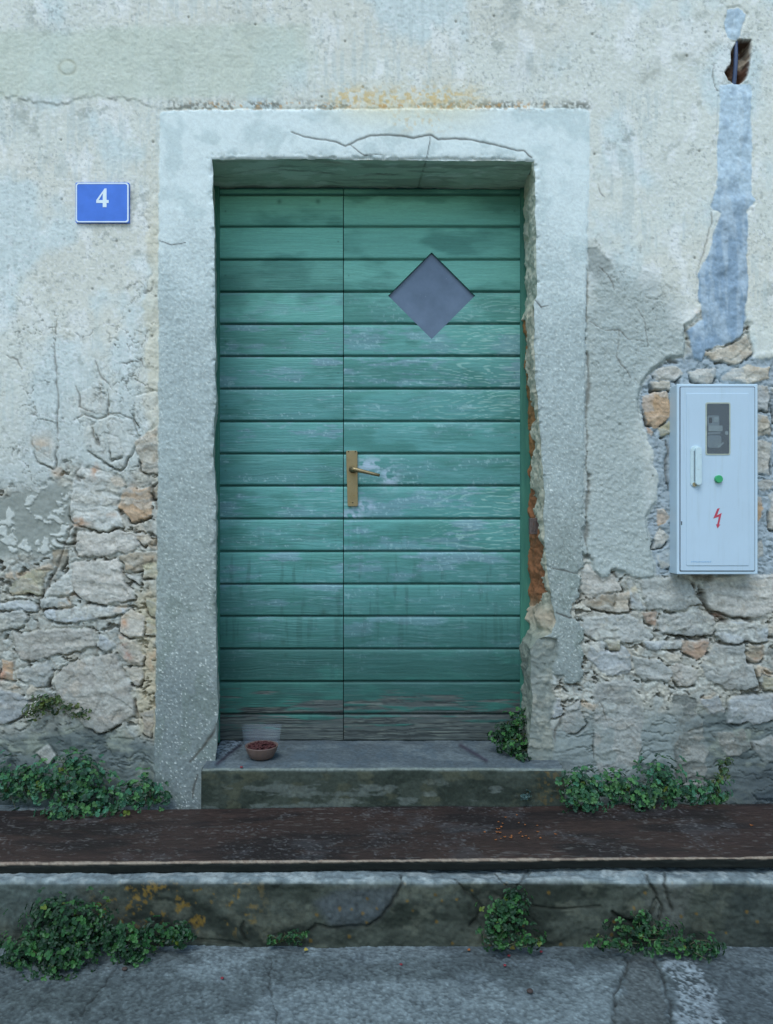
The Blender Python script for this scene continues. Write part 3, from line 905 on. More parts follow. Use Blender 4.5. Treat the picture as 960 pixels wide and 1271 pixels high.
def rev_right(b, D):
    z = np.broadcast_to(b[:, 2:3], D.shape); y = b[:, 1:2] + D
    zz = z / S; dd = D / S
    v = CV - (z - EYE) / S
    f = ss(0, .012, D)
    nz = fbm(zz / 16, dd / 16, 171, 4); nf = fbm(zz / 4, dd / 4, 172, 3)
    rag = fbm(zz / 11, dd * 0 + 3, 173, 4)
    brick = ss(-.15, .15, (D - interp(v, [(0, .9), (360, .9), (380, .16), (440, .17), (500, .085), (560, .10), (575, .16), (600, .15), (640, .10), (660, .045), (745, .055), (762, .2), (790, .3), (1100, .9)])[...] + rag * .03 + nf * .006) / .007)
    x = b[:, 0:1] + (np.minimum(b[:, 0:1], .5085) - b[:, 0:1]) * np.clip(D / .2, 0, 1.05) + f * (nz * .008 + nf * .002) + brick * .006
    low = ss(780, 800, v)
    x = x + low * f * .004 - f * np.exp(-(((v - 768) / 13) ** 2)) * np.exp(-((D - .07) / .04) ** 2) * .032
    c = np.broadcast_to(A(168, 178, 168), D.shape + (3,)).copy()
    c = L3(c, A(164, 166, 154, .95), ss(365, 385, v) * .9)
    c = L3(c, A(124, 126, 116, .95), ss(-.2, .5, nz + nf * .4) * .7 * ss(365, 385, v))
    c = c * (1 + nf * .14)[..., None]
    bc = L3(np.broadcast_to(A(132, 90, 62, .95), D.shape + (3,)), A(128, 100, 62, .9), ss(600, 540, v) * .6 + ss(740, 770, v) * .8)
    c = L3(c, bc, brick)
    c = L3(c, A(150, 140, 126, .8), np.exp(-(((v - 768) / 13) ** 2)) * .8)
    c = L3(c, A(112, 122, 116, .9), low)
    return np.stack([x, y, z], -1), c


reveal('soffit', gi[OT, OL:OR + 1], rev_top, house)
reveal('left_reveal', gi[OT:OB + 1, OL], rev_left, house)
reveal('right_reveal', gi[OT:OB + 1, OR], rev_right, house)
for o in house.children:
    if o.name in ('left_reveal', 'right_reveal'): o.name = 'reveal'
# iron strap end bedded in the broken jamb
M_iron = mat_flat('rusty iron', A(92, 84, 84), 0.7, 0.3, 0.25, 90, 0.0008, (A(110, 70, 52), 60, .55))
yb_ = 2.66
def pw_(u, v, Y): return ((u - CU) * Y / F, EYE - (v - CV) * Y / F)
x0, z0 = pw_(657, 663, yb_); x1, z1 = pw_(673, 643, yb_)
m = MB(); m.box(x0, x1, yb_ - .012, yb_ + .01, z0, z1, .0015)
m.box(x0 + .006, x0 + .011, yb_ - .015, yb_ - .010, z0 + .012, z1 - .008, .001); m.box(x0 + .016, x0 + .021, yb_ - .015, yb_ - .010, z0 + .012, z1 - .008, .001)
m.build('door_anchor', M_iron, house)
# masonry behind the skin, so the front is a solid wall
M_core = mat_flat('masonry', (.25, .23, .2), .95, 0, .2, 8)
m = MB(); m.box(-4.4, 4.9, 2.93, 3.35, 0, 7.4); m.build('masonry_core', M_core, house)

# ------------------------------------------------------------------ DOOR (part of the house; its fittings one level deeper)
YD = 2.776
SD = YD / F
def dX(u): return (u - CU) * SD
def dZ(v): return EYE - (v - CV) * SD
BL = [233, 241.5, 281, 322, 362, 402, 442, 482.5, 523, 563, 603, 644, 684.5, 725, 765, 805.5, 846, 886.5, 920.5]


def leaf(name, u0, u1, diamond=None):
    us = np.arange(u0, u1 + .01, 1.0); vs = np.arange(232, 921.01, .5)
    if diamond: vs = np.arange(232, 922, 1.0)
    if not diamond: us = np.arange(u0, u1 + .01, 1.0)
    # finer rows near the grooves
    extra = np.concatenate([[b - .75, b - .35, b, b + .35, b + .75] for b in BL[1:-1]])
    if diamond:
        keep = np.abs(vs[:, None] - np.array(BL)[None]).min(1) >= 0
        vs = vs
    Ug, Vg = np.meshgrid(us, vs)
    bl = np.array(BL)
    bi_ = np.clip(np.searchsorted(bl, Vg, side='right') - 1, 0, len(bl) - 2)
    below = Vg - bl[bi_]; above = bl[bi_ + 1] - Vg
    bid = bi_.astype(float) + (31 if diamond else 0)
    wob = fbm(Ug / 60, bid * 7.3, 701, 3)
    gx = Ug / 70 + bid * 13.7 + wob * .3
    # growth rings: a few boards show cathedral figure near one end
    yy = (Vg - bl[bi_] - 20) + fbm(Ug / 90, bid * 3.1, 702, 3) * 9
    fig = np.sqrt(((Ug - (u1 - 5)) * .09) ** 2 + (yy * .75) ** 2) + fbm(Ug / 30, Vg / 8, 703, 3) * .8
    rings = .5 + .5 * np.sin(fig * 2.3)
    gr = fbm(gx, Vg / 1.7 + wob * 2, 704, 4)
    gr2 = fbm(Ug / 26 + bid * 5, Vg / .9, 705, 3)
    hh = gr * .00035 + gr2 * .00025
    t = (Vg - 240) / 680
    # groove: board above overlaps the one below
    g1 = np.exp(-(np.minimum(below, above) / 1.25) ** 2)
    lipb = np.exp(-above / 3.0) * .0012
    hh = hh - g1 * .010 + lipb - np.exp(-below / 2.2) * .0015
    bh = (_h(bid, bid * 0 + 2, 9) - .5) * .0016
    hh = hh + bh
    # colours
    tone = _h(bid, bid * 0 + 5, 3)[..., None]
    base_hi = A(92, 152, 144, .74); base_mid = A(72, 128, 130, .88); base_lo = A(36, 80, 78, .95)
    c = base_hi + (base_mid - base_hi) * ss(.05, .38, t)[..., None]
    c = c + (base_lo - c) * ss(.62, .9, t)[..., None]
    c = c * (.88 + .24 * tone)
    dark = ss(-.1, .6, fbm(Ug / 70 + bid * 2, Vg / 30, 711, 4))
    c = L3(c, A(44, 100, 94, .85), dark * .55)
    c = L3(c, A(40, 90, 84, .8), np.clip(np.exp(-(((Ug - 632) / 60) ** 2 + ((Vg - 258) / 16) ** 2)) + .8 * np.exp(-(((Ug - 300) / 50) ** 2 + ((Vg - 345) / 22) ** 2)), 0, 1) * .6)
    drip = ss(.3, .8, fbm(Ug / 7, Vg / 60 + bid, 722, 4)) * ss(.55, .75, t)
    c = L3(c, A(34, 76, 74, .85), drip * .5)
    wear = fbm(Ug / 46 + bid * 4.7, Vg / 11, 712, 5) + .35 * fbm(Ug / 9, Vg / 2.2, 713, 4)
    wz = ss(.12, .30, t) * ss(.95, .6, t)
    # the middle of the door has lost its gloss: chalky lilac grey bloom
    bloom = ss(.15, .75, wear + .15) * wz * (.35 + .65 * (_h(bid, bid * 0 + 1, 77) > .45)) * (.35 + .65 * np.exp(-below / 16))
    c = L3(c, A(112, 134, 160, .85), bloom * .78)
    scr = ss(.3, .75, gr + .45 * gr2) * (.08 + wz * .6) * ss(-.2, .5, fbm(Ug / 60 + bid, Vg / 12, 719, 3))
    c = L3(c, A(112, 152, 160, .85), scr * .24)
    rr = ss(.75, .97, rings) * ss(u1 - 160, u1 - 30, Ug) * ss(.15, .25, t) * ss(.78, .6, t) * (_h(bid, bid * 0 + 4, 5) > .35)
    c = L3(c, A(160, 192, 190, .75), rr * .40 * (diamond is not None) * ss(-.4, .3, gr2))
    # bare worn flecks
    fl = ss(.45, .8, fbm(Ug / 16 + bid, Vg / .7, 715, 2)) * wz * ss(-.1, .6, fbm(Ug / 40 + bid, Vg / 14, 720, 3))
    c = L3(c, A(140, 176, 186, .8), fl * .28)
    scn = fbm(Ug / 3.0, Vg / 3.0, 721, 2); c = L3(c, A(150, 182, 192, .75), ss(.62, .85, scn) * wz * ss(.1, .5, wear) * .3)
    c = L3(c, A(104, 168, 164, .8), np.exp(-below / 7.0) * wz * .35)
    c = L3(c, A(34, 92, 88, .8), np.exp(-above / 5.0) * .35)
    # raw wood at the foot
    raw = ss(-.05, .25, fbm(Ug / 55 + bid * 3, Vg / 5, 716, 5) * .55 + (t - .915) * 13 - .25)
    raw = np.maximum(raw, ss(.88, .96, t) * ss(.2, .6, gr) * .6)
    rc = L3(np.broadcast_to(A(66, 76, 78, .9), Ug.shape + (3,)), A(38, 46, 48, .9), ss(-.3, .5, gr + gr2 * .3))
    rc = L3(rc, A(104, 114, 110, .7), ss(.3, .8, gr2) * .35)
    c = L3(c, rc, np.clip(raw, 0, 1) * ss(.80, .88, t))
    hh = hh - np.clip(raw, 0, 1) * ss(.8, .88, t) * (.0006 + ss(0, .5, gr) * .0008)
    # knots and blots
    for (a, b, r) in [(280, 262, 1.1), (280, 342, 1.1), (280, 424, 1.1), (281, 504, 1.1), (280, 584, 1.1), (280, 705, 1.1), (639, 262, 1.1), (640, 382, 1.1), (639, 463, 1.1), (640, 543, 1.1), (639, 664, 1.1), (639, 786, 1.1), (420, 300, 1.0), (420, 463, 1.0), (420, 664, 1.0), (433, 342, 1.0), (433, 705, 1.0), (389, 873, 1.5), (347, 250, 3), (395, 250, 3), (352, 797, 3.5), (402, 760, 4), (345, 860, 5), (355, 813, 3)]:
        g = np.exp(-((Ug - a) ** 2 + ((Vg - b) * 1.0) ** 2) / r ** 2)
        c = L3(c, A(28, 62, 58, .7), g * .6)
    if diamond:                                                      # hand wear round the handle
        for (a, b, ra, rb) in [(460, 577, 20, 9), (450, 627, 18, 8), (438, 640, 12, 6), (484, 592, 10, 14)]:
            g = np.exp(-(((Ug - a) / ra) ** 2 + ((Vg - b) / rb) ** 2)) * ss(-.5, .3, fbm(Ug / 7, Vg / 5, 717, 3))
            c = L3(c, A(150, 166, 190, .75), g * .75)
    c = c * (1 + gr2 * .08 + gr * .06)[..., None]
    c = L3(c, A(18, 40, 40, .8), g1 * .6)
    V3 = np.stack([dX(Ug), YD - hh, dZ(Vg)], -1).reshape(-1, 3)
    n_r, n_c = Ug.shape
    Fq = gridfaces(n_r, n_c)
    tri = None
    if diamond:
        cu_, cv_, rad = diamond
        k = np.abs(Ug - cu_) + np.abs(Vg - cv_)
        kk = np.stack([k[:-1, :-1], k[1:, :-1], k[1:, 1:], k[:-1, 1:]], -1)
        inside = (kk <= rad + 1e-6).all(-1)
        outside = (kk >= rad - 1e-6).all(-1)
        cut = ~inside & ~outside
        fc = Fq[cut]; kc = kk[cut]
        tri = []
        for f4, k4 in zip(fc, kc):
            keepv = [int(a) for a, b in zip(f4, k4) if b >= rad - 1e-6]
            if len(keepv) == 3: tri.append(keepv)
        Fq = Fq[outside]
    else:
        Fq = Fq.reshape(-1, 4)
    cc = np.clip(c, .004, .8).reshape(-1, 3)
    if tri:
        # degenerate quads avoided: build tris as separate faces via from loops
        me = bpy.data.meshes.new(name)
        allf = Fq.tolist() + tri
        used = np.unique(np.concatenate([Fq.ravel(), np.array(tri).ravel()]))
        mp = -np.ones(len(V3), int); mp[used] = np.arange(len(used))
        me.from_pydata(V3[used].tolist(), [], [[int(mp[i]) for i in f] for f in allf])
        a = me.color_attributes.new('col', 'FLOAT_COLOR', 'POINT')
        c4 = np.ones((len(used), 4), np.float32); c4[:, :3] = cc[used]
        a.data.foreach_set('color', c4.ravel())
        me.polygons.foreach_set('use_smooth', np.ones(len(me.polygons), bool))
    else:
        me = submesh(name, V3, Fq, cc)
    return link(name, me, M_paint, house)


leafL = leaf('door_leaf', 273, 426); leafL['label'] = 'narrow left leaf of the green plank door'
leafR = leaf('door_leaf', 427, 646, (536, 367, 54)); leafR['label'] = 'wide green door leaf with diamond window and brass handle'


def mat_green():
    m, t, n, b = mat_base('green frame paint')
    tc = n.new('ShaderNodeTexCoord')
    mp = n.new('ShaderNodeMapping'); mp.inputs['Scale'].default_value = (6, 6, .6); t.links.new(tc.outputs['Object'], mp.inputs[0])
    nz = noise_node(t, 14, 6, .65, mp.outputs[0])
    r = ramp(t, nz.outputs[0], [(.3, tuple(A(36, 92, 84, .85))), (.6, tuple(A(48, 106, 94, .85))), (.8, tuple(A(72, 124, 114, .85)))])
    t.links.new(r.outputs[0], b.inputs['Base Color']); b.inputs['Roughness'].default_value = .6
    bp = n.new('ShaderNodeBump'); bp.inputs['Distance'].default_value = .0008
    t.links.new(nz.outputs[0], bp.inputs['Height']); t.links.new(bp.outputs[0], b.inputs['Normal'])
    return m


M_green = mat_green()
M_dark = mat_flat('dark gap', (.02, .022, .02), .9)
m = MB()
yf = YD - .012
m.box(dX(250), dX(273.2), yf, YD + .05, dZ(921), dZ(229), .0015)
m.box(dX(645.6), dX(662), yf, YD + .05, dZ(921), dZ(229), .0015)
m.box(dX(273.2) - .003, dX(645.6) + .003, YD + .016, YD + .05, dZ(243), dZ(222), .0015)
m.build('door_frame', M_green, house)
m = MB(); m.box(dX(273.5), dX(645.5), YD + .028, YD + .04, dZ(921), dZ(241)); m.build('gap_shade_sheet', M_dark, house)  # near-black sheet; the darkness behind the leaves is in its colour
# diamond window: sash edge and pane
def diamond(cu_, cv_, r): return [(dX(cu_ - r), dZ(cv_)), (dX(cu_), dZ(cv_ + r)), (dX(cu_ + r), dZ(cv_)), (dX(cu_), dZ(cv_ - r))]
bm = bmesh.new()
o_ = diamond(536, 367, 54); 
vo = [bm.verts.new((p[0], YD + .0002, p[1])) for p in o_]; vb = [bm.verts.new((p[0], YD + .018, p[1])) for p in o_]
for i in range(4): bm.faces.new((vo[i], vo[(i + 1) % 4], vb[(i + 1) % 4], vb[i]))
mb = MB(); mb.bm.free(); mb.bm = bm; mb.build('window_reveal', M_green, leafR)


def mat_pane():
    m, t, n, b = mat_base('frosted glass with painted sky')
    tc = n.new('ShaderNodeTexCoord')
    nz = noise_node(t, 9, 5, .6, tc.outputs['Object']); nz2 = noise_node(t, 160, 3, .6, tc.outputs['Object'])
    r = ramp(t, nz.outputs[0], [(.35, tuple(A(76, 96, 122, 1.0))), (.65, tuple(A(92, 112, 140, 1.0)))])  # blue-grey sky reflection put into the base colour of the pane
    sp = ramp(t, nz2.outputs[0], [(.70, 0.0), (.78, 1.0)])
    c = mix(t, sp.outputs[0], r.outputs[0], tuple(A(160, 180, 205)))
    t.links.new(c, b.inputs['Base Color']); b.inputs['Roughness'].default_value = .32
    b.inputs['Coat Weight'].default_value = .1
    return m


m = MB(); m.prism(diamond(536, 367, 54.5), YD + .012, YD + .016); m.build('window_pane', mat_pane(), leafR)
# door handle
M_brass = mat_flat('aged brass', (.27, .21, .11), .42, .75, .15, 40, .0002, (A(120, 104, 66), 80, .58))
m = MB()
pl = [(430, 561), (431, 559.6), (443, 559.6), (444, 561), (444.6, 627), (443.6, 628.4), (432.8, 628.4), (431.8, 627)]
m.prism([(dX(a), dZ(b)) for a, b in pl], YD - .010, YD - .001, .0009)
hp_ = m.build('handle_plate', M_brass, leafR)
M_black = mat_flat('black recess', (.015, .013, .01), .8)
m = MB()
for (a, b) in [(433.2, 560.8), (441.6, 560.8), (438.3, 624)]:
    m = MB(); m.tube([(dX(a), YD - .0112, dZ(b)), (dX(a), YD - .009, dZ(b))], .0022, 12)
    m.build('screw_hole', M_black, leafR)
m = MB()
px, pz = dX(438), dZ(583)
m.tube([(px, YD - .010, pz), (px, YD - .016, pz)], .0125 * 1.0, 20)
m.tube([(px, YD - .012, pz), (px, YD - .048, pz)], [.0085, .0075], 16)
m.tube([(px - .004, YD - .046, pz + .001), (px + .010, YD - .049, pz - .002), (px + .04, YD - .050, pz - .009), (px + .075, YD - .049, pz - .0175), (px + .098, YD - .047, pz - .0225)], [.0085, .0085, .0068, .0058, .0055], 16)
m.build('handle_lever', M_brass, leafR, smooth=True)

# ------------------------------------------------------------------ swept concrete pieces
def sweep(name, xs, prof, dispf, colf, mat, parent=None, caps=True):
    """prof: (k,2) y,z dense polyline; displaced along its normal"""
    P = np.asarray(prof, float)
    T = np.gradient(P, axis=0); T /= np.linalg.norm(T, axis=1)[:, None] + 1e-9
    N = np.stack([-T[:, 1], T[:, 0]], 1) * -1
    s = np.concatenate([[0], np.cumsum(np.linalg.norm(np.diff(P, axis=0), axis=1))])
    Xg, Sg = np.meshgrid(xs, s, indexing='ij')
    dsp = dispf(Xg, Sg, P)
    Yg = P[None, :, 0] + N[None, :, 0] * dsp; Zg = P[None, :, 1] + N[None, :, 1] * dsp
    Vv = np.stack([Xg, Yg, Zg], -1).reshape(-1, 3)
    cc = np.clip(colf(Xg, Sg, Yg, Zg), .004, .8).reshape(-1, 3)
    Fq = gridfaces(len(xs), len(s)).reshape(-1, 4)
    me = mesh_np(name, Vv, Fq, cc)
    o = link(name, me, mat, parent)
    return o


def dense(pts, st):
    out = [np.array(pts[0], float)]
    for a, b in zip(pts, pts[1:]):
        a = np.array(a, float); b = np.array(b, float)
        n = max(1, int(np.linalg.norm(b - a) / st))
        for k in range(1, n + 1): out.append(a + (b - a) * k / n)
    return np.array(out)


def photo_uv(X, Y, Z):
    return CU + F * X / Y, CV + F * (EYE - Z) / Y


# doorstep
ZS = 0.319
prof = dense([(2.82, ZS + .001), (2.487, ZS), (2.478, ZS - .003), (2.474, ZS - .010), (2.472, ZS - .03), (2.470, .190)], .0025)


def step_disp(Xg, Sg, P):
    y = P[None, :, 0]; z = P[None, :, 1]
    d = fbm(Xg / .12, Sg / .12, 801, 4) * .0025 + fbm(Xg / .012, Sg / .012, 802, 3) * .0009
    d = d - .005 * np.exp(-((Sg - .345) / .012) ** 2) * ss(-.1, .6, fbm(Xg / .05, Sg * 0, 803, 4))
    u, v = photo_uv(Xg, y, z)
    for pts, w, dep in [([(270, 948), (284, 936), (298, 925)], 2.6, .006), ([(572, 925), (582, 931), (604, 944)], 2.6, .004)]:
        dd, _ = dline(u, v, pts); d = d - dep * np.exp(-(dd / w) ** 2)
    return d


def step_col(Xg, Sg, Yg, Zg):
    u, v = photo_uv(Xg, Yg, Zg)
    top = Sg < .342
    n_ = fbm(Xg / .10, Sg / .06, 811, 5); nf = fbm(Xg / .008, Sg / .008, 812, 3)
    c = np.broadcast_to(A(90, 103, 112, .98), Xg.shape + (3,)).copy()
    c = L3(c, A(112, 126, 134, .98), ss(0, .6, n_) * .7)
    c = L3(c, A(74, 90, 102, .75), ss(.1, .6, fbm(Xg / .05, Sg / .1, 813, 4)) * .5)
    wl_ = np.exp(-(dline(u, v, [(270, 930), (280, 930), (292, 922)])[0] / 9) ** 2) * ss(-.4, .2, nf)
    c = L3(c, A(150, 165, 180, .75), wl_ * .8)
    for pts, w in [([(270, 948), (284, 936), (298, 925)], 2.2), ([(572, 925), (582, 931), (604, 944)], 2.6)]:
        c = L3(c, A(50, 48, 62, .75), np.exp(-(dline(u, v, pts)[0] / w) ** 2) * .85)
    rim = ss(.326, .338, Sg) * ss(.352, .342, Sg)
    c = L3(c, A(118, 130, 126, .75), rim * .7)
    f = np.broadcast_to(A(72, 84, 78), Xg.shape + (3,)).copy()
    f = L3(f, A(54, 66, 60), ss(-.1, .5, n_))
    f = L3(f, A(92, 98, 82), ss(.1, .6, fbm(Xg / .07, Sg / .04, 815, 4)) * .6)
    lime = ss(.1, .5, fbm(Xg / .07, Sg / .02, 816, 5) + .5 * np.exp(-((u - 370) / 70) ** 2) + .5 * np.exp(-((u - 470) / 60) ** 2) - .4) * ss(.36, .40, Sg)
    f = L3(f, A(128, 142, 142), lime * .5)
    orr = ss(.1, .4, fbm(Xg / .01, Sg / .01, 817, 3)) * np.exp(-((u - 683) / 14) ** 2)
    f = L3(f, A(130, 108, 56), orr * .45)
    k = ss(.340, .350, Sg + n_ * .003)
    c = L3(c, f, k)
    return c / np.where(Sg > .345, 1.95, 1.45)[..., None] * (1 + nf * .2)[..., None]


xs = np.arange((250 - CU) / F * 2.472, (702 - CU) / F * 2.472, .0025)
stepo = sweep('doorstep', xs, prof, step_disp, step_col, M_step)
tag(stepo, 'low mossy concrete doorstep with pale top under the green door', 'doorstep')
# end faces of the step
M_end = mat_flat('step end', A(84, 96, 90, 1.3), .9, 0, .25, 30, .001)
for xe in (xs[0], xs[-1]):
    bm = bmesh.new()
    bm.faces.new([bm.verts.new((xe, p[0], p[1])) for p in [(2.82, .19), (2.82, ZS), (2.487, ZS), (2.474, ZS - .01), (2.470, .19)]])
    me = bpy.data.meshes.new('end_face'); bm.to_mesh(me); bm.free()
    link('end_face', me, M_end, stepo)

# kerb wall carrying the plank
ZK = 0.168; YK = 2.040
prof = dense([(2.62, ZK), (YK + .018, ZK), (YK + .008, ZK - .002), (YK + .002, ZK - .008), (YK, ZK - .018), (YK - .004, ZK - .09), (YK - .006, -.01)], .003)
SK0 = 2.62 - YK - .018


def kerb_cracks(u, v):
    L = [([(497, 1086), (500, 1096), (488, 1120), (470, 1140), (455, 1150), (430, 1150), (410, 1152), (392, 1148), (378, 1160)], 1.6, .007), ([(302, 1145), (301, 1158), (308, 1168)], 2.0, .008),
         ([(760, 1132), (772, 1142), (790, 1146), (805, 1138), (815, 1120)], 2.2, .010), ([(800, 1086), (812, 1105), (822, 1125), (818, 1150)], 1.8, .008), ([(825, 1084), (826, 1108), (835, 1130)], 2.0, .006),
         ([(655, 1080), (645, 1098), (640, 1110)], 1.5, .006), ([(565, 1092), (600, 1128), (585, 1150)], 1.5, .006), ([(615, 1085), (630, 1100)], 1.0, .004), ([(640, 1122), (690, 1128), (745, 1125)], 1.2, .005), ([(230, 1166), (300, 1172)], 1.8, .007)]
    return L


def kerb_disp(Xg, Sg, P):
    y = P[None, :, 0]; z = P[None, :, 1]
    u, v = photo_uv(Xg, y, z)
    d = fbm(Xg / .16, Sg / .10, 821, 4) * .006 + fbm(Xg / .03, Sg / .03, 822, 4) * .0022 + fbm(Xg / .008, Sg / .008, 823, 2) * .0007
    a, b, c_ = voro(Xg / .22 + fbm(Xg / .1, Sg / .1, 824, 3) * .4, Sg / .14 + 2, 825)
    d = d + (c_ - .5) * .006 * ss(.05, .15, b - a)
    d = d - .003 * ss(SK0 + .015, SK0 - .03, Sg)
    for pts, w, dep in kerb_cracks(u, v):
        dd, _ = dline(u + fbm(u / 9, v / 9, 826, 3) * 2, v, pts); d = d - dep * np.exp(-(dd / w) ** 2)
    return d


def kerb_col(Xg, Sg, Yg, Zg):
    u, v = photo_uv(Xg, Yg, Zg)
    n_ = fbm(Xg / .13, Sg / .06, 831, 5); nf = fbm(Xg / .010, Sg / .010, 832, 3); nm = fbm(Xg / .035, Sg / .03, 833, 4)
    topc = L3(np.broadcast_to(A(118, 134, 142), Xg.shape + (3,)), A(150, 164, 170), ss(-.1, .5, nm))
    f = L3(np.broadcast_to(A(80, 90, 84), Xg.shape + (3,)), A(50, 60, 54), ss(-.2, .5, n_))
    f = L3(f, A(104, 112, 102), ss(.1, .6, fbm(Xg / .06, Sg / .04, 834, 4)) * .6)
    pale_l = ss(125, 85, u + nm * 25) * ss(1165, 1130, v)
    f = L3(f, A(92, 108, 108), pale_l * .8)
    f = L3(f, A(86, 98, 106), ss(-6, 6, sdpoly(u, v, [(390, 1120), (420, 1104), (495, 1100), (487, 1120), (470, 1140), (440, 1150), (410, 1148)])) * .8)
    f = L3(f, A(104, 112, 110), ss(800, 822, u + nm * 8) * ss(862, 836, u + nm * 10) * .8)
    f = L3(f, A(60, 72, 74), ss(870, 920, u + nm * 20) * .5)
    dotn = voro(Xg / .020, Sg / .020, 835)
    dn = np.maximum(ss(.32, .55, fbm(Xg / .022, Sg / .022, 837, 4)), ss(.45, .6, fbm(Xg / .05, Sg / .05, 838, 5)))
    zl_ = ss(108, 125, u) * ss(345, 290, u) * ss(1168, 1145, v)
    f = L3(f, A(136, 112, 48), dn * zl_ * ss(-.35, .3, nf + .4 * fbm(Xg / .005, Sg / .005, 839, 2)) * .75)
    dn2 = ss(.26, .14, dotn[0] + nf * .1) * (dotn[2] > .94) * ss(350, 380, u)
    f = L3(f, A(140, 112, 40), dn2 * .6)
    edge = ss(SK0 + .024 + .006, SK0 + .006, Sg + n_ * .006)
    c = L3(f, topc, edge)
    g = 0 * u
    for pts, w, dep in kerb_cracks(u, v):
        dd, _ = dline(u + fbm(u / 9, v / 9, 826, 3) * 2, v, pts); g = np.maximum(g, np.exp(-(dd / w) ** 2))
    c = L3(c, A(34, 38, 32), g * .7)
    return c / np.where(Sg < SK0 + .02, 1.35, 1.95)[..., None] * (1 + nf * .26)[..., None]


xs = np.concatenate([np.linspace(-4.3, -1.27, 60), np.arange(-1.25, 1.25, .003), np.linspace(1.27, 4.8, 60)])
k = sweep('kerb', xs, prof, kerb_disp, kerb_col, M_step)
tag(k, kind='structure')

# plank lying on the kerb wall
PT = 0.2005; PB = 0.170
x0p, x1p = -1.45, 1.6


def tiltz(X): return (X / 1.045) * .0085
prof = dense([(2.462, PB), (2.462, PT - .003), (2.460, PT), (2.089, PT - .001), (2.0865, PT - .0035), (2.0865, PT - .012), (2.090, PB + .001), (2.10, PB)], .0028)
sA = (PT - PB)


def plank_disp(Xg, Sg, P):
    return fbm(Xg / .5, Sg / .12, 841, 3) * .0035 + fbm(Xg / .05, Sg / .008, 842, 4) * .0006 - .0012 * ss(.5, .8, fbm(Xg / .06, Sg / .02, 843, 3))


def plank_col(Xg, Sg, Yg, Zg):
    n_ = fbm(Xg / .30, Sg / .09, 851, 4); nf = fbm(Xg / .02, Sg / .006, 852, 4); nb = fbm(Xg / .1, Sg / .1, 853, 4)
    c = L3(np.broadcast_to(A(58, 47, 45, .8), Xg.shape + (3,)), A(40, 35, 36, .8), ss(-.2, .5, n_))
    c = L3(c, A(66, 53, 49, .8), ss(.1, .6, fbm(Xg / .2, Sg / .05, 854, 4)) * .45)
    c = L3(c, A(76, 78, 84, .8), ss(.35, 1.0, nb + nf * .15) * .4)
    chipn = ss(.80, .9, fbm(Xg / .030, Sg / .008, 855, 3) + .25 * fbm(Xg / .2, Sg / .2, 856, 2))
    c = L3(c, A(120, 122, 122, .8), chipn * .35)
    c = L3(c, A(110, 112, 116, .8), ss(.65, .8, fbm(Xg / .008, Sg / .008, 857, 2)) * .5 * ss(-.2, .4, nb))
    # bare front arris, then near-black lower face and underside
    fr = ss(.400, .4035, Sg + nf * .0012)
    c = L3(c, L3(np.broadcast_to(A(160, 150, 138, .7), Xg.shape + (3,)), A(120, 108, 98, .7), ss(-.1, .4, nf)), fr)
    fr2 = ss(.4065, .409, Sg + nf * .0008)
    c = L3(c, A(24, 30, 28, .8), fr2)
    return c / 1.9 * (1 + nf * .25)[..., None]


xs = np.arange(x0p, x1p, .0035)
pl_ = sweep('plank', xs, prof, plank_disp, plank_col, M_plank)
me = pl_.data
co = np.zeros(len(me.vertices) * 3, np.float32); me.vertices.foreach_get('co', co); co = co.reshape(-1, 3)
co[:, 2] += tiltz(co[:, 0]) + .002
me.vertices.foreach_set('co', co.ravel()); me.update()
tag(pl_, 'long dark brown weathered board lying on the kerb below the doorstep', 'plank')

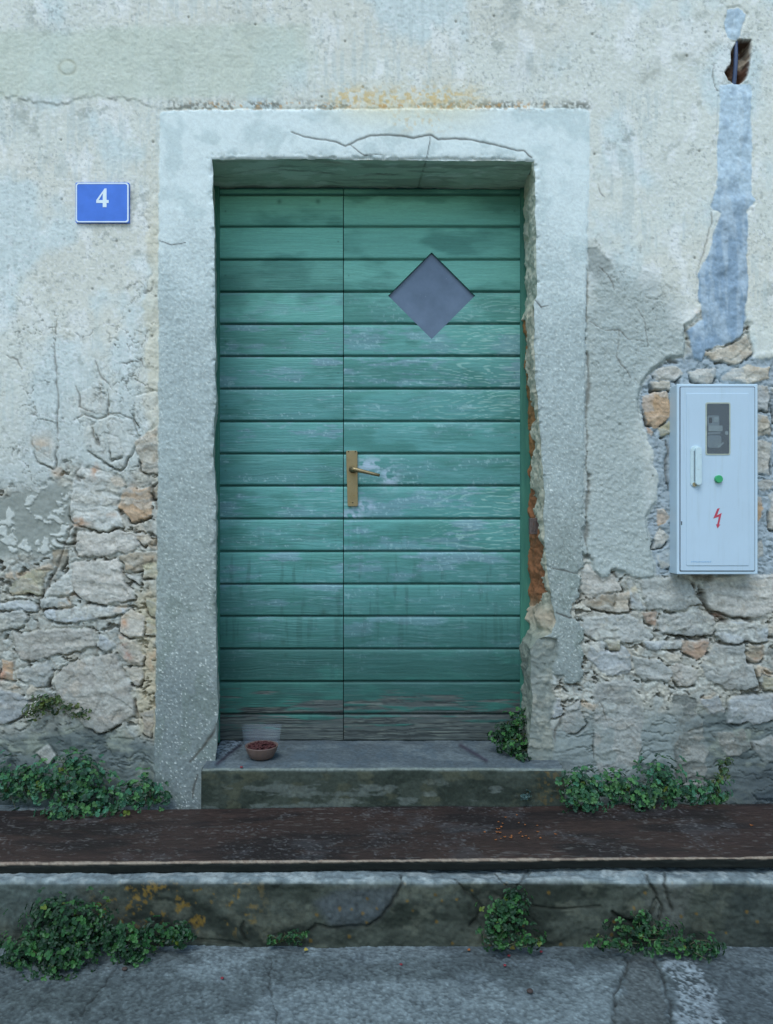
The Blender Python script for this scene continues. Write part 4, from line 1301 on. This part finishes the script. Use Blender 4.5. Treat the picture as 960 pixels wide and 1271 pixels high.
# ------------------------------------------------------------------ street
def street_mesh():
    xs = np.concatenate([np.linspace(-9, -1.3, 40), np.arange(-1.28, 1.28, .0032), np.linspace(1.3, 9, 40)])
    ys = np.concatenate([np.linspace(-9, 1.6, 50), np.arange(1.615, 2.06, .0024)])
    Xg, Yg = np.meshgrid(xs, ys)
    u, v = photo_uv(Xg, np.maximum(Yg, .6), 0 * Xg)
    n_ = fbm(Xg / .35, Yg / .25, 901, 5); nm = fbm(Xg / .05, Yg / .04, 902, 4); nf = fbm(Xg / .007, Yg / .007, 903, 3)
    z = n_ * .004 + nm * .0014 + nf * .0009
    L = [([(779, 1188), (774, 1210), (762, 1235), (760, 1300)], 2.2, .007), ([(812, 1192), (828, 1225), (838, 1290)], 2.0, .006), ([(338, 1190), (335, 1225), (345, 1271)], 1.0, .002), ([(100, 1260), (130, 1220), (150, 1195)], 1.2, .002)]
    g = 0 * u
    for pts, w, dep in L:
        dd, _ = dline(u + fbm(u / 9, v / 9, 904, 3) * 3, v, pts); e = np.exp(-(dd / w) ** 2); g = np.maximum(g, e); z = z - dep * e
    strip = sdpoly(u + nm * 6, v, [(779, 1186), (812, 1190), (842, 1320), (756, 1320)])
    z = z - ss(-2, 2, strip) * .004
    z = z - .012 * ss(1.99, 2.03, Yg) * ss(-.3, .5, n_) * .5
    c = L3(np.broadcast_to(A(98, 112, 120, .95), Xg.shape + (3,)), A(122, 138, 146, .95), ss(-.3, .5, n_ + nm * .4))
    c = L3(c, A(72, 84, 88, .95), ss(.1, .6, fbm(Xg / .2, Yg / .12, 905, 5)) * .6)
    dl_ = ss(200, 90, u + nm * 20) * ss(1195, 1240, v) + ss(700, 760, v) * 0
    c = L3(c, A(76, 88, 90, .95), np.clip(dl_, 0, 1) * .6)
    c = L3(c, A(92, 102, 106, .95), ss(-3, 3, strip) * .8)
    rp = ss(840, 872, u + nm * 14)
    c = L3(c, A(84, 96, 104, .95), rp * .6)
    wp = ss(-3, 3, sdpoly(u + nm * 8, v, [(822, 1190), (862, 1195), (885, 1225), (915, 1310), (850, 1310), (842, 1250)])) * ss(-.15, .15, nf + nm * .7 + .35 * ss(1200, 1250, v))
    c = L3(c, A(150, 166, 178, 1.0), wp * .8); z = z + wp * .001
    c = L3(c, A(36, 40, 38), g * .6)
    bl_ = np.exp(-(((u - 460) / 26) ** 2 + ((v - 1190) / 8) ** 2)) * ss(-.4, .2, nm)
    c = L3(c, A(74, 86, 96), bl_ * .6)
    c = c / 1.7 * (1 + nf * .34 + fbm(Xg / .016, Yg / .016, 908, 3) * .2 + (vn(Xg / .004, Yg / .004, 909) > .9) * .45)[..., None]
    ag = voro(Xg / .007, Yg / .007, 910); c = c * (.82 + .36 * ag[2])[..., None]; z = z + (ag[2] - .5) * .0012
    me = mesh_np('street', np.stack([Xg, Yg, z], -1).reshape(-1, 3), gridfaces(*Xg.shape).reshape(-1, 4)[:, ::-1], np.clip(c, .01, .8).reshape(-1, 3))
    return tag(link('street', me, M_step), kind='structure')


street_mesh()
M_far = mat_flat('far asphalt', (.09, .09, .085), .95, 0, .2, 3)
m = MB(); m.box(-60, 60, -60, 60, -.05, -.02); tag(m.build('ground', M_far), kind='structure')

# ------------------------------------------------------------------ house number sign
ys = YW - .009
sx_ = ys / F
def qX(u): return (u - CU) * sx_
def qZ(v): return EYE - (v - CV) * sx_


def rrect(u0, u1, v0, v1, r, n=5):
    out = []
    for (cx, cy, a0) in [(u1 - r, v0 + r, -90), (u1 - r, v1 - r, 0), (u0 + r, v1 - r, 90), (u0 + r, v0 + r, 180)]:
        for k in range(n + 1):
            a = R(a0 + 90 * k / n); out.append((cx + r * math.cos(a), cy + r * math.sin(a)))
    return out


M_blue = mat_flat('blue enamel', A(52, 102, 196, .85), .35, 0, .10, 20, 0, (A(90, 140, 205, .9), 50, .68))
M_white = mat_flat('white enamel', A(205, 225, 240, .95), .4, 0, .06, 40)
sg = empty('house_number_sign', (qX(127), ys, qZ(252)), 'small blue enamel plate with white number 4 on the plaster', 'sign')
m = MB(); m.prism([(qX(a), qZ(b)) for a, b in rrect(94, 160.5, 226.5, 276.5, 1.6)], ys, YW + .003, .0008); m.build('plate', M_blue, sg)
bm = bmesh.new()
def ring(bm, o1, o2, y):
    a = [bm.verts.new((qX(p[0]), y, qZ(p[1]))) for p in o1]; b = [bm.verts.new((qX(p[0]), y, qZ(p[1]))) for p in o2]
    fs = [bm.faces.new((a[i], a[(i + 1) % len(a)], b[(i + 1) % len(b)], b[i])) for i in range(len(a))]
    r = bmesh.ops.extrude_face_region(bm, geom=fs)
    for vv in r['geom']:
        if isinstance(vv, bmesh.types.BMVert): vv.co.y = y + .0009
ring(bm, rrect(94.6, 160.0, 227.2, 276.0, 3.2), rrect(95.9, 158.3, 228.5, 274.6, 2.6), ys - .0007)
mb = MB(); mb.bm.free(); mb.bm = bm; mb.build('border', M_white, sg)
four = [(132.6, 234), (132.6, 248.4), (135.2, 248.4), (135.2, 252), (132.6, 252), (132.6, 257.2), (127.9, 257.2), (127.9, 252), (119.8, 252), (119.8, 248.6), (130.3, 234)]
fin = [(127.9, 248.4), (127.9, 240.2), (122.8, 248.4)]
bm = bmesh.new()
vs_o = [bm.verts.new((qX(a), ys - .0008, qZ(b))) for a, b in four]; vs_i = [bm.verts.new((qX(a), ys - .0008, qZ(b))) for a, b in fin]
eo = [bm.edges.new((vs_o[i], vs_o[(i + 1) % len(vs_o)])) for i in range(len(vs_o))]; ei = [bm.edges.new((vs_i[i], vs_i[(i + 1) % 3])) for i in range(3)]
r = bmesh.ops.triangle_fill(bm, use_beauty=True, use_dissolve=False, edges=eo + ei)
r = bmesh.ops.extrude_face_region(bm, geom=bm.faces[:])
for vv in r['geom']:
    if isinstance(vv, bmesh.types.BMVert): vv.co.y += .0009
mb = MB(); mb.bm.free(); mb.bm = bm; mb.build('digit', M_white, sg)

# ------------------------------------------------------------------ meter cabinet
YB = 2.500
sb = YB / F
def bX(u): return (u - CU) * sb
def bZ(v): return EYE - (v - CV) * sb
M_cab = mat_flat('grey white cabinet plastic', A(186, 212, 234, 1.12), .42, 0, .025, 12, 0, (A(150, 170, 180), 35, .70))
M_cab2 = mat_flat('cabinet door plastic', A(180, 205, 228, 1.12), .40, 0, .03, 7)
_t = M_cab2.node_tree; _b = _t.nodes['Principled BSDF']; _src = _b.inputs['Base Color'].links[0].from_socket
_tc = _t.nodes.new('ShaderNodeTexCoord'); _mp = _t.nodes.new('ShaderNodeMapping'); _mp.inputs['Scale'].default_value = (90, 1, 5); _t.links.new(_tc.outputs['Object'], _mp.inputs[0])
_n = noise_node(_t, 1.0, 6, .7, _mp.outputs[0]); _r = ramp(_t, _n.outputs[0], [(.52, 0.0), (.80, .45)])
_n2 = noise_node(_t, 260, 4, .7, _tc.outputs['Object']); _r2 = ramp(_t, _n2.outputs[0], [(.66, 0.0), (.74, .5)])
_c = mix(_t, _r.outputs[0], _src, tuple(A(150, 170, 180))); _c = mix(_t, _r2.outputs[0], _c, tuple(A(120, 130, 128))); _t.links.new(_c, _b.inputs['Base Color'])
M_seam = mat_flat('seam', (.10, .12, .15), .8)
cab = empty('meter_cabinet', (bX(890), YB, bZ(713)), 'pale blue grey electricity meter cabinet set into the rubble wall', 'meter box')
m = MB()
# shell: outer rim ring in front, sides behind
m.box(bX(840.5), bX(941), YB, YB + .16, bZ(713), bZ(476.5), .004, 3)
m.build('cabinet', M_cab, cab)
m = MB(); m.prism([(bX(a), bZ(b)) for a, b in rrect(843.6, 937.2, 479.8, 709.2, 1.6)], YB - .0012, YB + .004); m.build('door_seam', M_seam, cab)
dr = MB().prism([(bX(a), bZ(b)) for a, b in rrect(844.6, 936.3, 480.9, 708.2, 1.4)], YB - .0035, YB + .004, .0010).build('cabinet_door', M_cab2, cab)
# raised centre field
m = MB(); m.prism([(bX(a), bZ(b)) for a, b in rrect(851.5, 929, 488.5, 702, 1.6)], YB - .0055, YB - .0030, .0016); m.build('raised_panel', M_cab2, dr)
yp = YB - .0057
# window with a meter behind glass: framed, dark recess as a box standing proud
M_wf = mat_flat('yellowed window seal', A(160, 170, 160), .6, 0, .15, 60)
bm = bmesh.new()
def ring2(bm, o1, o2, y, dep):
    a = [bm.verts.new((bX(p[0]), y, bZ(p[1]))) for p in o1]; b = [bm.verts.new((bX(p[0]), y, bZ(p[1]))) for p in o2]
    fs = [bm.faces.new((a[i], a[(i + 1) % len(a)], b[(i + 1) % len(b)], b[i])) for i in range(len(a))]
    r = bmesh.ops.extrude_face_region(bm, geom=fs)
    for vv in r['geom']:
        if isinstance(vv, bmesh.types.BMVert): vv.co.y = y + dep
ring2(bm, rrect(875, 905.8, 499.8, 565, 2.4), rrect(876.6, 904.3, 501.3, 563.4, 1.8), yp - .0012, .0016)
mb = MB(); mb.bm.free(); mb.bm = bm; wfo = mb.build('window', M_wf, cab)
m = MB(); m.prism([(bX(a), bZ(b)) for a, b in rrect(876.2, 904.7, 500.9, 563.8, 1.8)], yp - .0002, yp + .0008); m.build('window_backing', mat_flat('dark interior', A(36, 46, 52), .5, 0, .1, 20), wfo)
M_met = mat_flat('meter grey', A(88, 104, 112), .5, 0, .12, 60)
M_met2 = mat_flat('meter light', A(108, 124, 130), .5, 0, .12, 60)
m = MB()
m.prism([(bX(a), bZ(b)) for a, b in rrect(877.5, 892, 516, 529, 2)], yp - .0008, yp + .0006)
m.prism([(bX(a), bZ(b)) for a, b in rrect(877.5, 894.5, 540.5, 556, 3)], yp - .0008, yp + .0006)
m.prism([(bX(a), bZ(b)) for a, b in [(878, 537), (894, 536), (893, 539), (878, 539.5)]], yp - .0008, yp + .0006)
m.build('electricity_meter', M_met, wfo)
m = MB()
m.prism([(bX(a), bZ(b)) for a, b in rrect(878.5, 896, 528.5, 535.5, 1)], yp - .0014, yp - .0006)
m.build('meter_display', M_met2, wfo); m = MB()
m.prism([(bX(a), bZ(b)) for a, b in rrect(885, 891, 518, 524, 1.5)], yp - .0014, yp - .0006)
m.build('meter_dial', M_met2, wfo); m = MB()
m.prism([(bX(a), bZ(b)) for a, b in rrect(899, 903, 535.5, 540, 1.5)], yp - .0014, yp - .0006)
m.build('meter_screw', M_met2, wfo); m = MB()
m.prism([(bX(a), bZ(b)) for a, b in [(890, 554), (897, 549), (897.6, 550.5), (891, 556)]], yp - .0014, yp - .0006)
m.build('meter_cable', M_met2, wfo)
m = MB(); m.prism([(bX(a), bZ(b)) for a, b in rrect(879, 883, 518.5, 525.5, 1)], yp - .0014, yp - .0006); m.build('meter_button', M_black, wfo)


def mat_glass():
    m, t, n, b = mat_base('scratched window glass')
    b.inputs['Base Color'].default_value = (.40, .46, .50, 1)
    b.inputs['Roughness'].default_value = .12
    b.inputs['Alpha'].default_value = .10
    return m


m = MB(); m.prism([(bX(a), bZ(b)) for a, b in rrect(876.2, 904.7, 500.9, 563.8, 1.8)], yp - .0022, yp - .0017); m.build('window_pane', mat_glass(), wfo)
# latch handle
M_hd = mat_flat('aged handle plastic', A(180, 204, 216), .45, 0, .08, 50, 0, (A(120, 132, 120), 70, .62))
m = MB()
m.prism([(bX(a), bZ(b)) for a, b in rrect(856, 869, 553.5, 604.5, 6.2, 8)], yp - .003, yp + .001, .001)
hnd = m.build('handle', M_hd, cab)
m = MB(); m.prism([(bX(a), bZ(b)) for a, b in rrect(861, 868.6, 555, 602.5, 3.6, 8)], yp - .014, yp - .0025, .0025); m.build('grip', M_hd, hnd)
m = MB(); m.tube([(bX(861), yp - .0045, bZ(601.5)), (bX(861), yp - .002, bZ(601.5))], .007, 18); m.build('rusty_pivot', mat_flat('rusty pivot', A(138, 132, 108), .7, 0, .2, 60), hnd)
m = MB(); m.box(bX(860.2), bX(860.9), yp - .0035, yp - .002, bZ(598), bZ(560)); m.build('slot', M_seam, hnd)
M_gr = mat_flat('green plastic', A(44, 150, 98, .95), .4, 0, .06, 40)
m = MB()
m.tube([(bX(890.6), yp + .001, bZ(594.8)), (bX(890.6), yp - .008, bZ(594.8)), (bX(890.6), yp - .0098, bZ(594.8))], [.0125, .0125, .011], 28)
m.build('lock_button', M_gr, cab)
M_red = mat_flat('red ink', A(168, 62, 82, .95), .6, 0, .12, 80)
bolt = [(893.2, 630.5), (886.8, 641.2), (884.6, 643.6), (890.2, 642.6), (889.0, 650.4), (887.8, 650.2), (889.8, 655.6), (893.2, 650.6), (891.6, 650.7), (894.0, 637.6), (889.4, 638.6), (890.6, 635.8)]
bolt = [(889.6, 631.4), (892.6, 630.6), (889.2, 639.6), (895.0, 636.6), (891.8, 651.0), (893.4, 650.8), (890.0, 655.8), (888.0, 650.6), (889.5, 650.8), (891.6, 641.2), (884.6, 643.6)]
m = MB(); m.prism([(bX(a), bZ(b)) for a, b in bolt], yp - .0005, yp + .0006); m.build('lightning_symbol', M_red, cab)
m = MB(); m.box(bX(845.2), bX(846.3), YB - .0042, YB - .003, bZ(651.5), bZ(647)); m.build('key_slot', M_black, cab)
M_ink = mat_flat('faded blue ink', A(120, 165, 205), .6)
m = MB()
xx = 857.5
while xx < 883:                                               # faded maker's line: illegible letter strokes
    wq = random.uniform(1.0, 1.7); 
    m.box(bX(xx), bX(xx + .4), yp - .0004, yp + .0004, bZ(698.2), bZ(696.2))
    m.box(bX(xx + .4), bX(xx + wq), yp - .0004, yp + .0004, bZ(696.6 + (xx * 7 % 2)), bZ(696.2 + (xx * 7 % 2)))
    xx += wq + .6
m.build('printed_line', M_ink, cab)

# cable in the hole
M_cable = mat_flat('blue grey conduit', A(56, 72, 104), .45, 0, .1, 60)
m = MB()
m.tube([((a - CU) * S, YW + y, EYE - (b - CV) * S) for a, b, y in [(916, 36, .02), (915.5, 48, .012), (914.6, 64, .006), (914, 80, .004), (913, 96, .006), (912.5, 108, .012), (912, 122, .02)]], .0068, 16)
o = m.build('cable', M_cable, None, smooth=True)
tag(o, 'dark blue cable crossing the broken hole above the cement run', 'cable')

# ------------------------------------------------------------------ food bowl and clear tub on the step
by = 2.585; bx_ = (325 - CU) / F * by
M_clay = mat_flat('clay bowl', A(104, 88, 84, 1.3), .6, 0, .15, 50, .0005)
bw = empty('food_bowl', (bx_, by, ZS + .001), 'small clay coloured bowl of dry pet food on the doorstep', 'bowl')
m = MB()
m.lathe([(.001, .002), (.034, .002), (.040, .006), (.049, .024), (.055, .040), (.0555, .043), (.053, .043), (.047, .030), (.038, .012), (.001, .010)], bx_, by, ZS + .001, 48)
m.build('bowl_body', M_clay, bw, smooth=True)
M_kib = mat_flat('red brown kibble', A(74, 32, 32, 1.4), .75, 0, .35, 200)
m = MB()
for i in range(130):
    a = random.uniform(0, 6.283); r = .047 * math.sqrt(random.random())
    g = bmesh.ops.create_icosphere(m.bm, subdivisions=1, radius=.0042)
    zz = ZS + .040 + .008 * (1 - (r / .047) ** 2) + random.uniform(-.002, .003)
    sc_ = (random.uniform(.8, 1.3), random.uniform(.8, 1.3), random.uniform(.5, .9))
    for vv in g['verts']:
        vv.co = Vector((bx_ + r * math.cos(a) + vv.co.x * sc_[0], by + r * math.sin(a) + vv.co.y * sc_[1], zz + vv.co.z * sc_[2]))
m.lathe([(.001, .040), (.048, .037), (.048, .030)], bx_, by, ZS, 24)
tag(m.build('dry_food', M_kib, None), 'heap of reddish dry food filling the clay bowl', 'pet food', kind='stuff')


def mat_film():
    m, t, n, b = mat_base('clear plastic')
    b.inputs['Base Color'].default_value = (.35, .42, .50, 1)
    b.inputs['Roughness'].default_value = .25
    b.inputs['Alpha'].default_value = .06
    return m


ty = 2.665; tx = (325 - CU) / F * ty
bm = bmesh.new()
rings_ = []
for (w, dpt, z) in [(.052, .020, .001), (.058, .024, .004), (.068, .030, .082), (.0695, .031, .084), (.0665, .029, .084), (.0565, .023, .006), (.050, .018, .004)]:
    pts = []
    for kx in range(32):
        a = 2 * math.pi * kx / 32; ca, sa = math.cos(a), math.sin(a)
        pts.append(bm.verts.new((tx + w * math.copysign(abs(ca) ** .35, ca), ty + dpt * math.copysign(abs(sa) ** .35, sa), ZS + .001 + z)))
    rings_.append(pts)
for r0, r1 in zip(rings_, rings_[1:]):
    for kx in range(32): bm.faces.new((r0[kx], r0[(kx + 1) % 32], r1[(kx + 1) % 32], r1[kx]))
bm.faces.new(rings_[0][::-1]); bm.faces.new(rings_[-1])
mb = MB(); mb.bm.free(); mb.bm = bm
tag(mb.build('plastic_tub', mat_film(), None, smooth=True), 'clear plastic tub standing behind the food bowl against the door', 'tub')

# ------------------------------------------------------------------ plants
def mat_leaf(name, cols, rough=.55):
    m, t, n, b = mat_base(name)
    at = n.new('ShaderNodeAttribute'); at.attribute_name = 'col'
    r = mix(t, 1.0, at.outputs['Color'], (1, 1, 1), 'MULTIPLY')
    t.links.new(r, b.inputs['Base Color'])
    b.inputs['Roughness'].default_value = rough
    b.inputs['Subsurface Weight'].default_value = 0.0
    b.inputs['Transmission Weight'].default_value = 0.0
    tr = n.new('ShaderNodeBsdfTranslucent'); t.links.new(r, tr.inputs[0])
    ms = n.new('ShaderNodeMixShader'); ms.inputs[0].default_value = .3
    out = n['Material Output']
    t.links.new(b.outputs[0], ms.inputs[1]); t.links.new(tr.outputs[0], ms.inputs[2]); t.links.new(ms.outputs[0], out.inputs[0])
    return m


M_leaf = mat_leaf('small herb leaves', None)
M_stem = mat_flat('thin green stems', (.07, .075, .03), .7, 0, .2, 80)


def plant(blobs, n, size, cols, label, name='wall_plant', spread=1.0, sprig=0, cat='plant', yellow=.012):
    """blobs: (u,v,Y,ru,rv,ry) in layout units at distance Y"""
    W = np.array([b[3] * b[4] for b in blobs], float); W /= W.sum()
    bi_ = rng.choice(len(blobs), n // 3, p=W)
    Bq = np.array(blobs, float)[bi_]
    dirs = rng.normal(size=(len(bi_), 3)); dirs /= np.linalg.norm(dirs, axis=1)[:, None]
    rad = rng.random(len(bi_)) ** .5 * rng.choice([1.0, 1.0, 1.0, 1.25, 1.45], len(bi_))
    lump = .75 + .5 * rng.random((len(blobs), 12))
    rad = rad * lump[bi_, (np.arctan2(dirs[:, 2], dirs[:, 0]) / 6.2832 * 12).astype(int) % 12]
    sY = Bq[:, 2]
    ctr = np.stack([(Bq[:, 0] - CU) / F * sY, sY, EYE - (Bq[:, 1] - CV) / F * sY], 1)
    ext = np.stack([Bq[:, 3] / F * sY, Bq[:, 5], Bq[:, 4] / F * sY], 1)
    P = ctr + dirs * rad[:, None] * ext
    # clumping: pull shoots together
    nz = rng.normal(size=P.shape) * .0015
    P = P + nz
    out = dirs * np.array([1, 1, 1])
    vs, fs, cs_ = [], [], []
    allv = []; allc = []
    shape = np.array([(0, 0), (.38, .28), (.50, .62), (.26, .92), (0, 1.0), (-.26, .92), (-.50, .62), (-.38, .28)])
    K = len(shape)
    cols = np.array(cols)
    for i in range(len(P)):
        nl = 3
        o3 = out[i] + np.array([0, -.5, .45]); o3 /= np.linalg.norm(o3)
        t1 = np.cross(o3, rng.normal(size=3)); t1 /= np.linalg.norm(t1); t2 = np.cross(o3, t1)
        base_c = cols[rng.integers(len(cols))] * rng.uniform(.65, 1.35)
        if rng.random() < yellow: base_c = np.array([.12, .17, .02])
        for q in range(nl):
            a = 2.094 * q + rng.uniform(-.5, .5)
            dl_ = t1 * math.cos(a) + t2 * math.sin(a) + o3 * rng.uniform(-.15, .55)
            dl_ /= np.linalg.norm(dl_)
            sd_ = np.cross(dl_, o3); sd_ /= np.linalg.norm(sd_) + 1e-9
            nn = np.cross(sd_, dl_)
            s_ = size * rng.uniform(.55, 1.25)
            fold = np.abs(shape[:, 0]) * .45
            pts = P[i] + s_ * (shape[:, 1:2] * dl_ + shape[:, 0:1] * sd_ * rng.uniform(.8, 1.1) + (fold - .25 * shape[:, 1] ** 2)[:, None] * nn)
            allv.append(pts); allc.append(np.broadcast_to(base_c * rng.uniform(.85, 1.15), (K, 3)))
    Vv = np.concatenate(allv); Cv = np.concatenate(allc)
    nL = len(allv)
    idx = np.arange(nL)[:, None] * K
    # two halves either side of the midrib
    f1_ = np.concatenate([idx + np.array([[0, 1, 2, 3]]), idx + np.array([[0, 3, 4, 5]]), idx + np.array([[0, 5, 6, 7]])])
    floor = .006
    root = empty(name, tuple(np.array([ctr[:, 0].mean(), ctr[:, 1].mean(), max(0, P[:, 2].min())])), label, cat)
    me = mesh_np('foliage', Vv, f1_, np.clip(Cv, .004, .5), smooth=False)
    link('foliage', me, M_leaf, root)
    m = MB()
    b0 = blobs[0]
    for i in rng.choice(len(P), min(len(P), 60), replace=False):
        st = ctr[i] + (P[i] - ctr[i]) * .1 + np.array([0, ext[i][1] * .3, -ext[i][2] * .5])
        mid = (st + P[i]) / 2 + rng.normal(size=3) * .004
        m.tube([tuple(st), tuple(mid), tuple(P[i])], [.0012, .001, .0007], 5)
    m.build('stem', M_stem, root)
    return root


G1 = [(.045, .15, .05), (.03, .11, .045), (.065, .18, .05), (.045, .16, .085), (.02, .07, .035)]
G2 = [(.075, .12, .03), (.05, .10, .035), (.10, .13, .03), (.035, .075, .03)]
G3 = [(.014, .060, .020), (.020, .090, .024), (.008, .038, .014), (.040, .14, .030)]
plant([(45, 970, 2.52, 48, 28, .05), (100, 975, 2.48, 48, 36, .07), (95, 950, 2.52, 26, 18, .04), (120, 1000, 2.44, 44, 22, .06), (75, 1012, 2.40, 26, 16, .03), (165, 985, 2.49, 34, 22, .05), (195, 990, 2.50, 22, 10, .04), (180, 968, 2.52, 12, 16, .03)],
      2400, .0125, G1, 'broad leafy green plant spreading onto the board left of the doorstep')
plant([(5, 972, 2.50, 22, 26, .05), (-40, 970, 2.50, 40, 25, .05), (-90, 985, 2.48, 30, 20, .05)], 700, .012, G1, 'green plant cut off by the photo edge at the left end of the board')
plant([(52, 875, 2.535, 20, 13, .03), (40, 884, 2.53, 10, 9, .025), (85, 877, 2.535, 14, 8, .025), (100, 886, 2.53, 10, 5, .02), (62, 868, 2.54, 14, 7, .02)], 520, .0085, G2, 'small yellow green tuft growing from a crack between two stones')
plant([(85, 1150, 1.97, 55, 30, .05), (60, 1128, 1.99, 24, 14, .035), (30, 1180, 1.95, 40, 20, .05), (75, 1190, 1.92, 40, 20, .05), (140, 1165, 1.96, 40, 18, .045), (200, 1160, 1.99, 38, 14, .03), (225, 1158, 2.0, 16, 10, .02), (165, 1185, 1.95, 18, 12, .025)],
      4200, .0098, G3, 'dense dark green bush spilling over the street at the lower left kerb')
plant([(640, 900, 2.66, 14, 20, .035), (628, 915, 2.64, 22, 16, .035), (640, 930, 2.60, 18, 12, .03), (650, 888, 2.69, 6, 12, .02), (650, 942, 2.56, 8, 7, .02)], 1000, .0105, G3, 'dark green plant in the right corner of the doorstep')
plant([(720, 975, 2.46, 30, 24, .05), (730, 990, 2.42, 30, 18, .05), (765, 975, 2.48, 34, 22, .05), (822, 965, 2.50, 26, 22, .045), (800, 985, 2.46, 40, 16, .05), (860, 982, 2.48, 42, 16, .045), (795, 1000, 2.42, 12, 7, .02), (890, 990, 2.5, 20, 8, .03)],
      2600, .0120, G1, 'long bank of green leaves along the wall right of the doorstep')
plant([(897, 955, 2.52, 6, 14, .02), (890, 975, 2.51, 7, 14, .02), (904, 945, 2.52, 6, 5, .015)], 120, .010, G2, 'thin upright yellowish sprig rising at the right end of the leafy bank')
plant([(630, 1135, 2.005, 28, 26, .03), (640, 1115, 2.01, 16, 14, .025), (615, 1155, 1.99, 24, 18, .03), (655, 1165, 1.98, 28, 10, .025), (625, 1170, 1.97, 20, 8, .02)], 1000, .0095, G3, 'dark plant climbing the middle of the kerb face')
plant([(800, 1155, 2.0, 40, 12, .03), (850, 1174, 1.97, 52, 10, .035), (770, 1172, 1.97, 38, 6, .025), (745, 1162, 2.0, 14, 5, .02), (800, 1140, 2.01, 16, 8, .02), (880, 1178, 1.96, 18, 8, .02)], 1100, .0085, G3, 'low dark green growth along the cracked kerb foot on the right')
plant([(350, 1166, 2.01, 22, 6, .02), (372, 1162, 2.01, 12, 9, .02), (335, 1166, 2.01, 8, 5, .015)], 200, .007, G3, 'small low weed in the kerb foot below the lichen spots')
plant([(655, 988, 2.455, 8, 8, .015)], 40, .0085, [(.05, .10, .09)], 'tiny bluish seedling against the doorstep face', yellow=0)

# ------------------------------------------------------------------ fallen petals and crumbs, one by one
M_pet = {'orange': mat_flat('orange petal', A(150, 92, 46, 1.5), .7, 0, .2, 90), 'red': mat_flat('dark red berry', A(110, 28, 40), .5, 0, .2, 90), 'brown': mat_flat('brown crumb', A(60, 50, 48), .8, 0, .2, 90), 'yellow': mat_flat('yellow leaf', A(140, 130, 60), .7, 0, .2, 90)}


def bit(kind, u, v, zp, size, label, group):
    Y = F * (EYE - zp) / (v - CV); X_ = (u - CU) * Y / F
    if kind in ('red', 'brown'):
        m = MB(); g = bmesh.ops.create_icosphere(m.bm, subdivisions=2, radius=size)
        for vv in g['verts']: vv.co = Vector((X_ + vv.co.x, Y + vv.co.y * .9, zp + size * .5 + vv.co.z * .6))
        o = m.build('berry' if kind == 'red' else 'crumb', M_pet[kind], None, smooth=True)
    else:
        m = MB(); a0 = random.uniform(0, 6.28)
        pts = []
        for q in range(8):
            a = a0 + q * math.pi / 4; r = size * (1.0 if q % 4 == 0 else .62 + .15 * random.random())
            pts.append(m.bm.verts.new((X_ + r * math.cos(a), Y + r * math.sin(a), zp + .0012 + .35 * size * abs(math.cos(a - a0)) ** 2)))
        cvt = m.bm.verts.new((X_, Y, zp + .001))
        for q in range(8): m.bm.faces.new((pts[q], pts[(q + 1) % 8], cvt))
        r = bmesh.ops.extrude_face_region(m.bm, geom=m.bm.faces[:])
        for vv in r['geom']:
            if isinstance(vv, bmesh.types.BMVert): vv.co.z += .0006
        o = m.build('petal' if kind == 'orange' else 'dead_leaf', M_pet[kind], None)
    return tag(o, label, {'red': 'berry', 'brown': 'crumb', 'orange': 'petal', 'yellow': 'leaf'}[kind], group)


pz_ = PT + .004
for k in range(24):
    u_ = random.gauss(634, 15); v_ = min(1052, max(1012, random.gauss(1030, 8)))
    bit('orange', u_, v_, pz_, random.uniform(.0025, .0055), 'tiny orange petal in the scatter on the brown board', 'orange petals scattered on the board')
for (u_, v_) in [(671, 1041), (668, 1033), (690, 1036)]:
    bit('orange', u_, v_, pz_, .005, 'tiny orange petal just right of the scatter on the board', 'stray petals right of the scatter')
bit('orange', 933, 1025, pz_ + .004, .006, 'single orange petal near the right end of the board', None)
bit('red', 276, 1215, .002, .0042, 'dark red berry alone on the street at the left', None)
bit('red', 498, 1198, .002, .0042, 'dark red berry on the street below the grey kerb block', None)
bit('red', 627, 1199, .002, .0042, 'dark red berry on the street nearer the camera below the kerb plant', None)
bit('red', 632, 1187, .002, .0042, 'dark red berry touching the foot of the kerb plant', None)
bit('red', 672, 1182, .002, .0042, 'dark red berry right of the kerb plant', None)
bit('red', 300, 953, ZS, .005, 'red crumb of pet food dropped beside the bowl', None)
bit('brown', 658, 1232, .002, .008, 'dark crumb out on the street below the kerb plant', None)
bit('brown', 155, 1204, .002, .007, 'dark crumb beside the lower left bush', None)
bit('yellow', 636, 1178, .006, .010, 'yellow dead leaf caught under the kerb plant', None)
bit('orange', 582, 1180, .004, .006, 'orange petal on the street left of the kerb plant', None)
bit('yellow', 380, 1180, .004, .008, 'pale dead leaf by the small weed at the kerb foot', None)
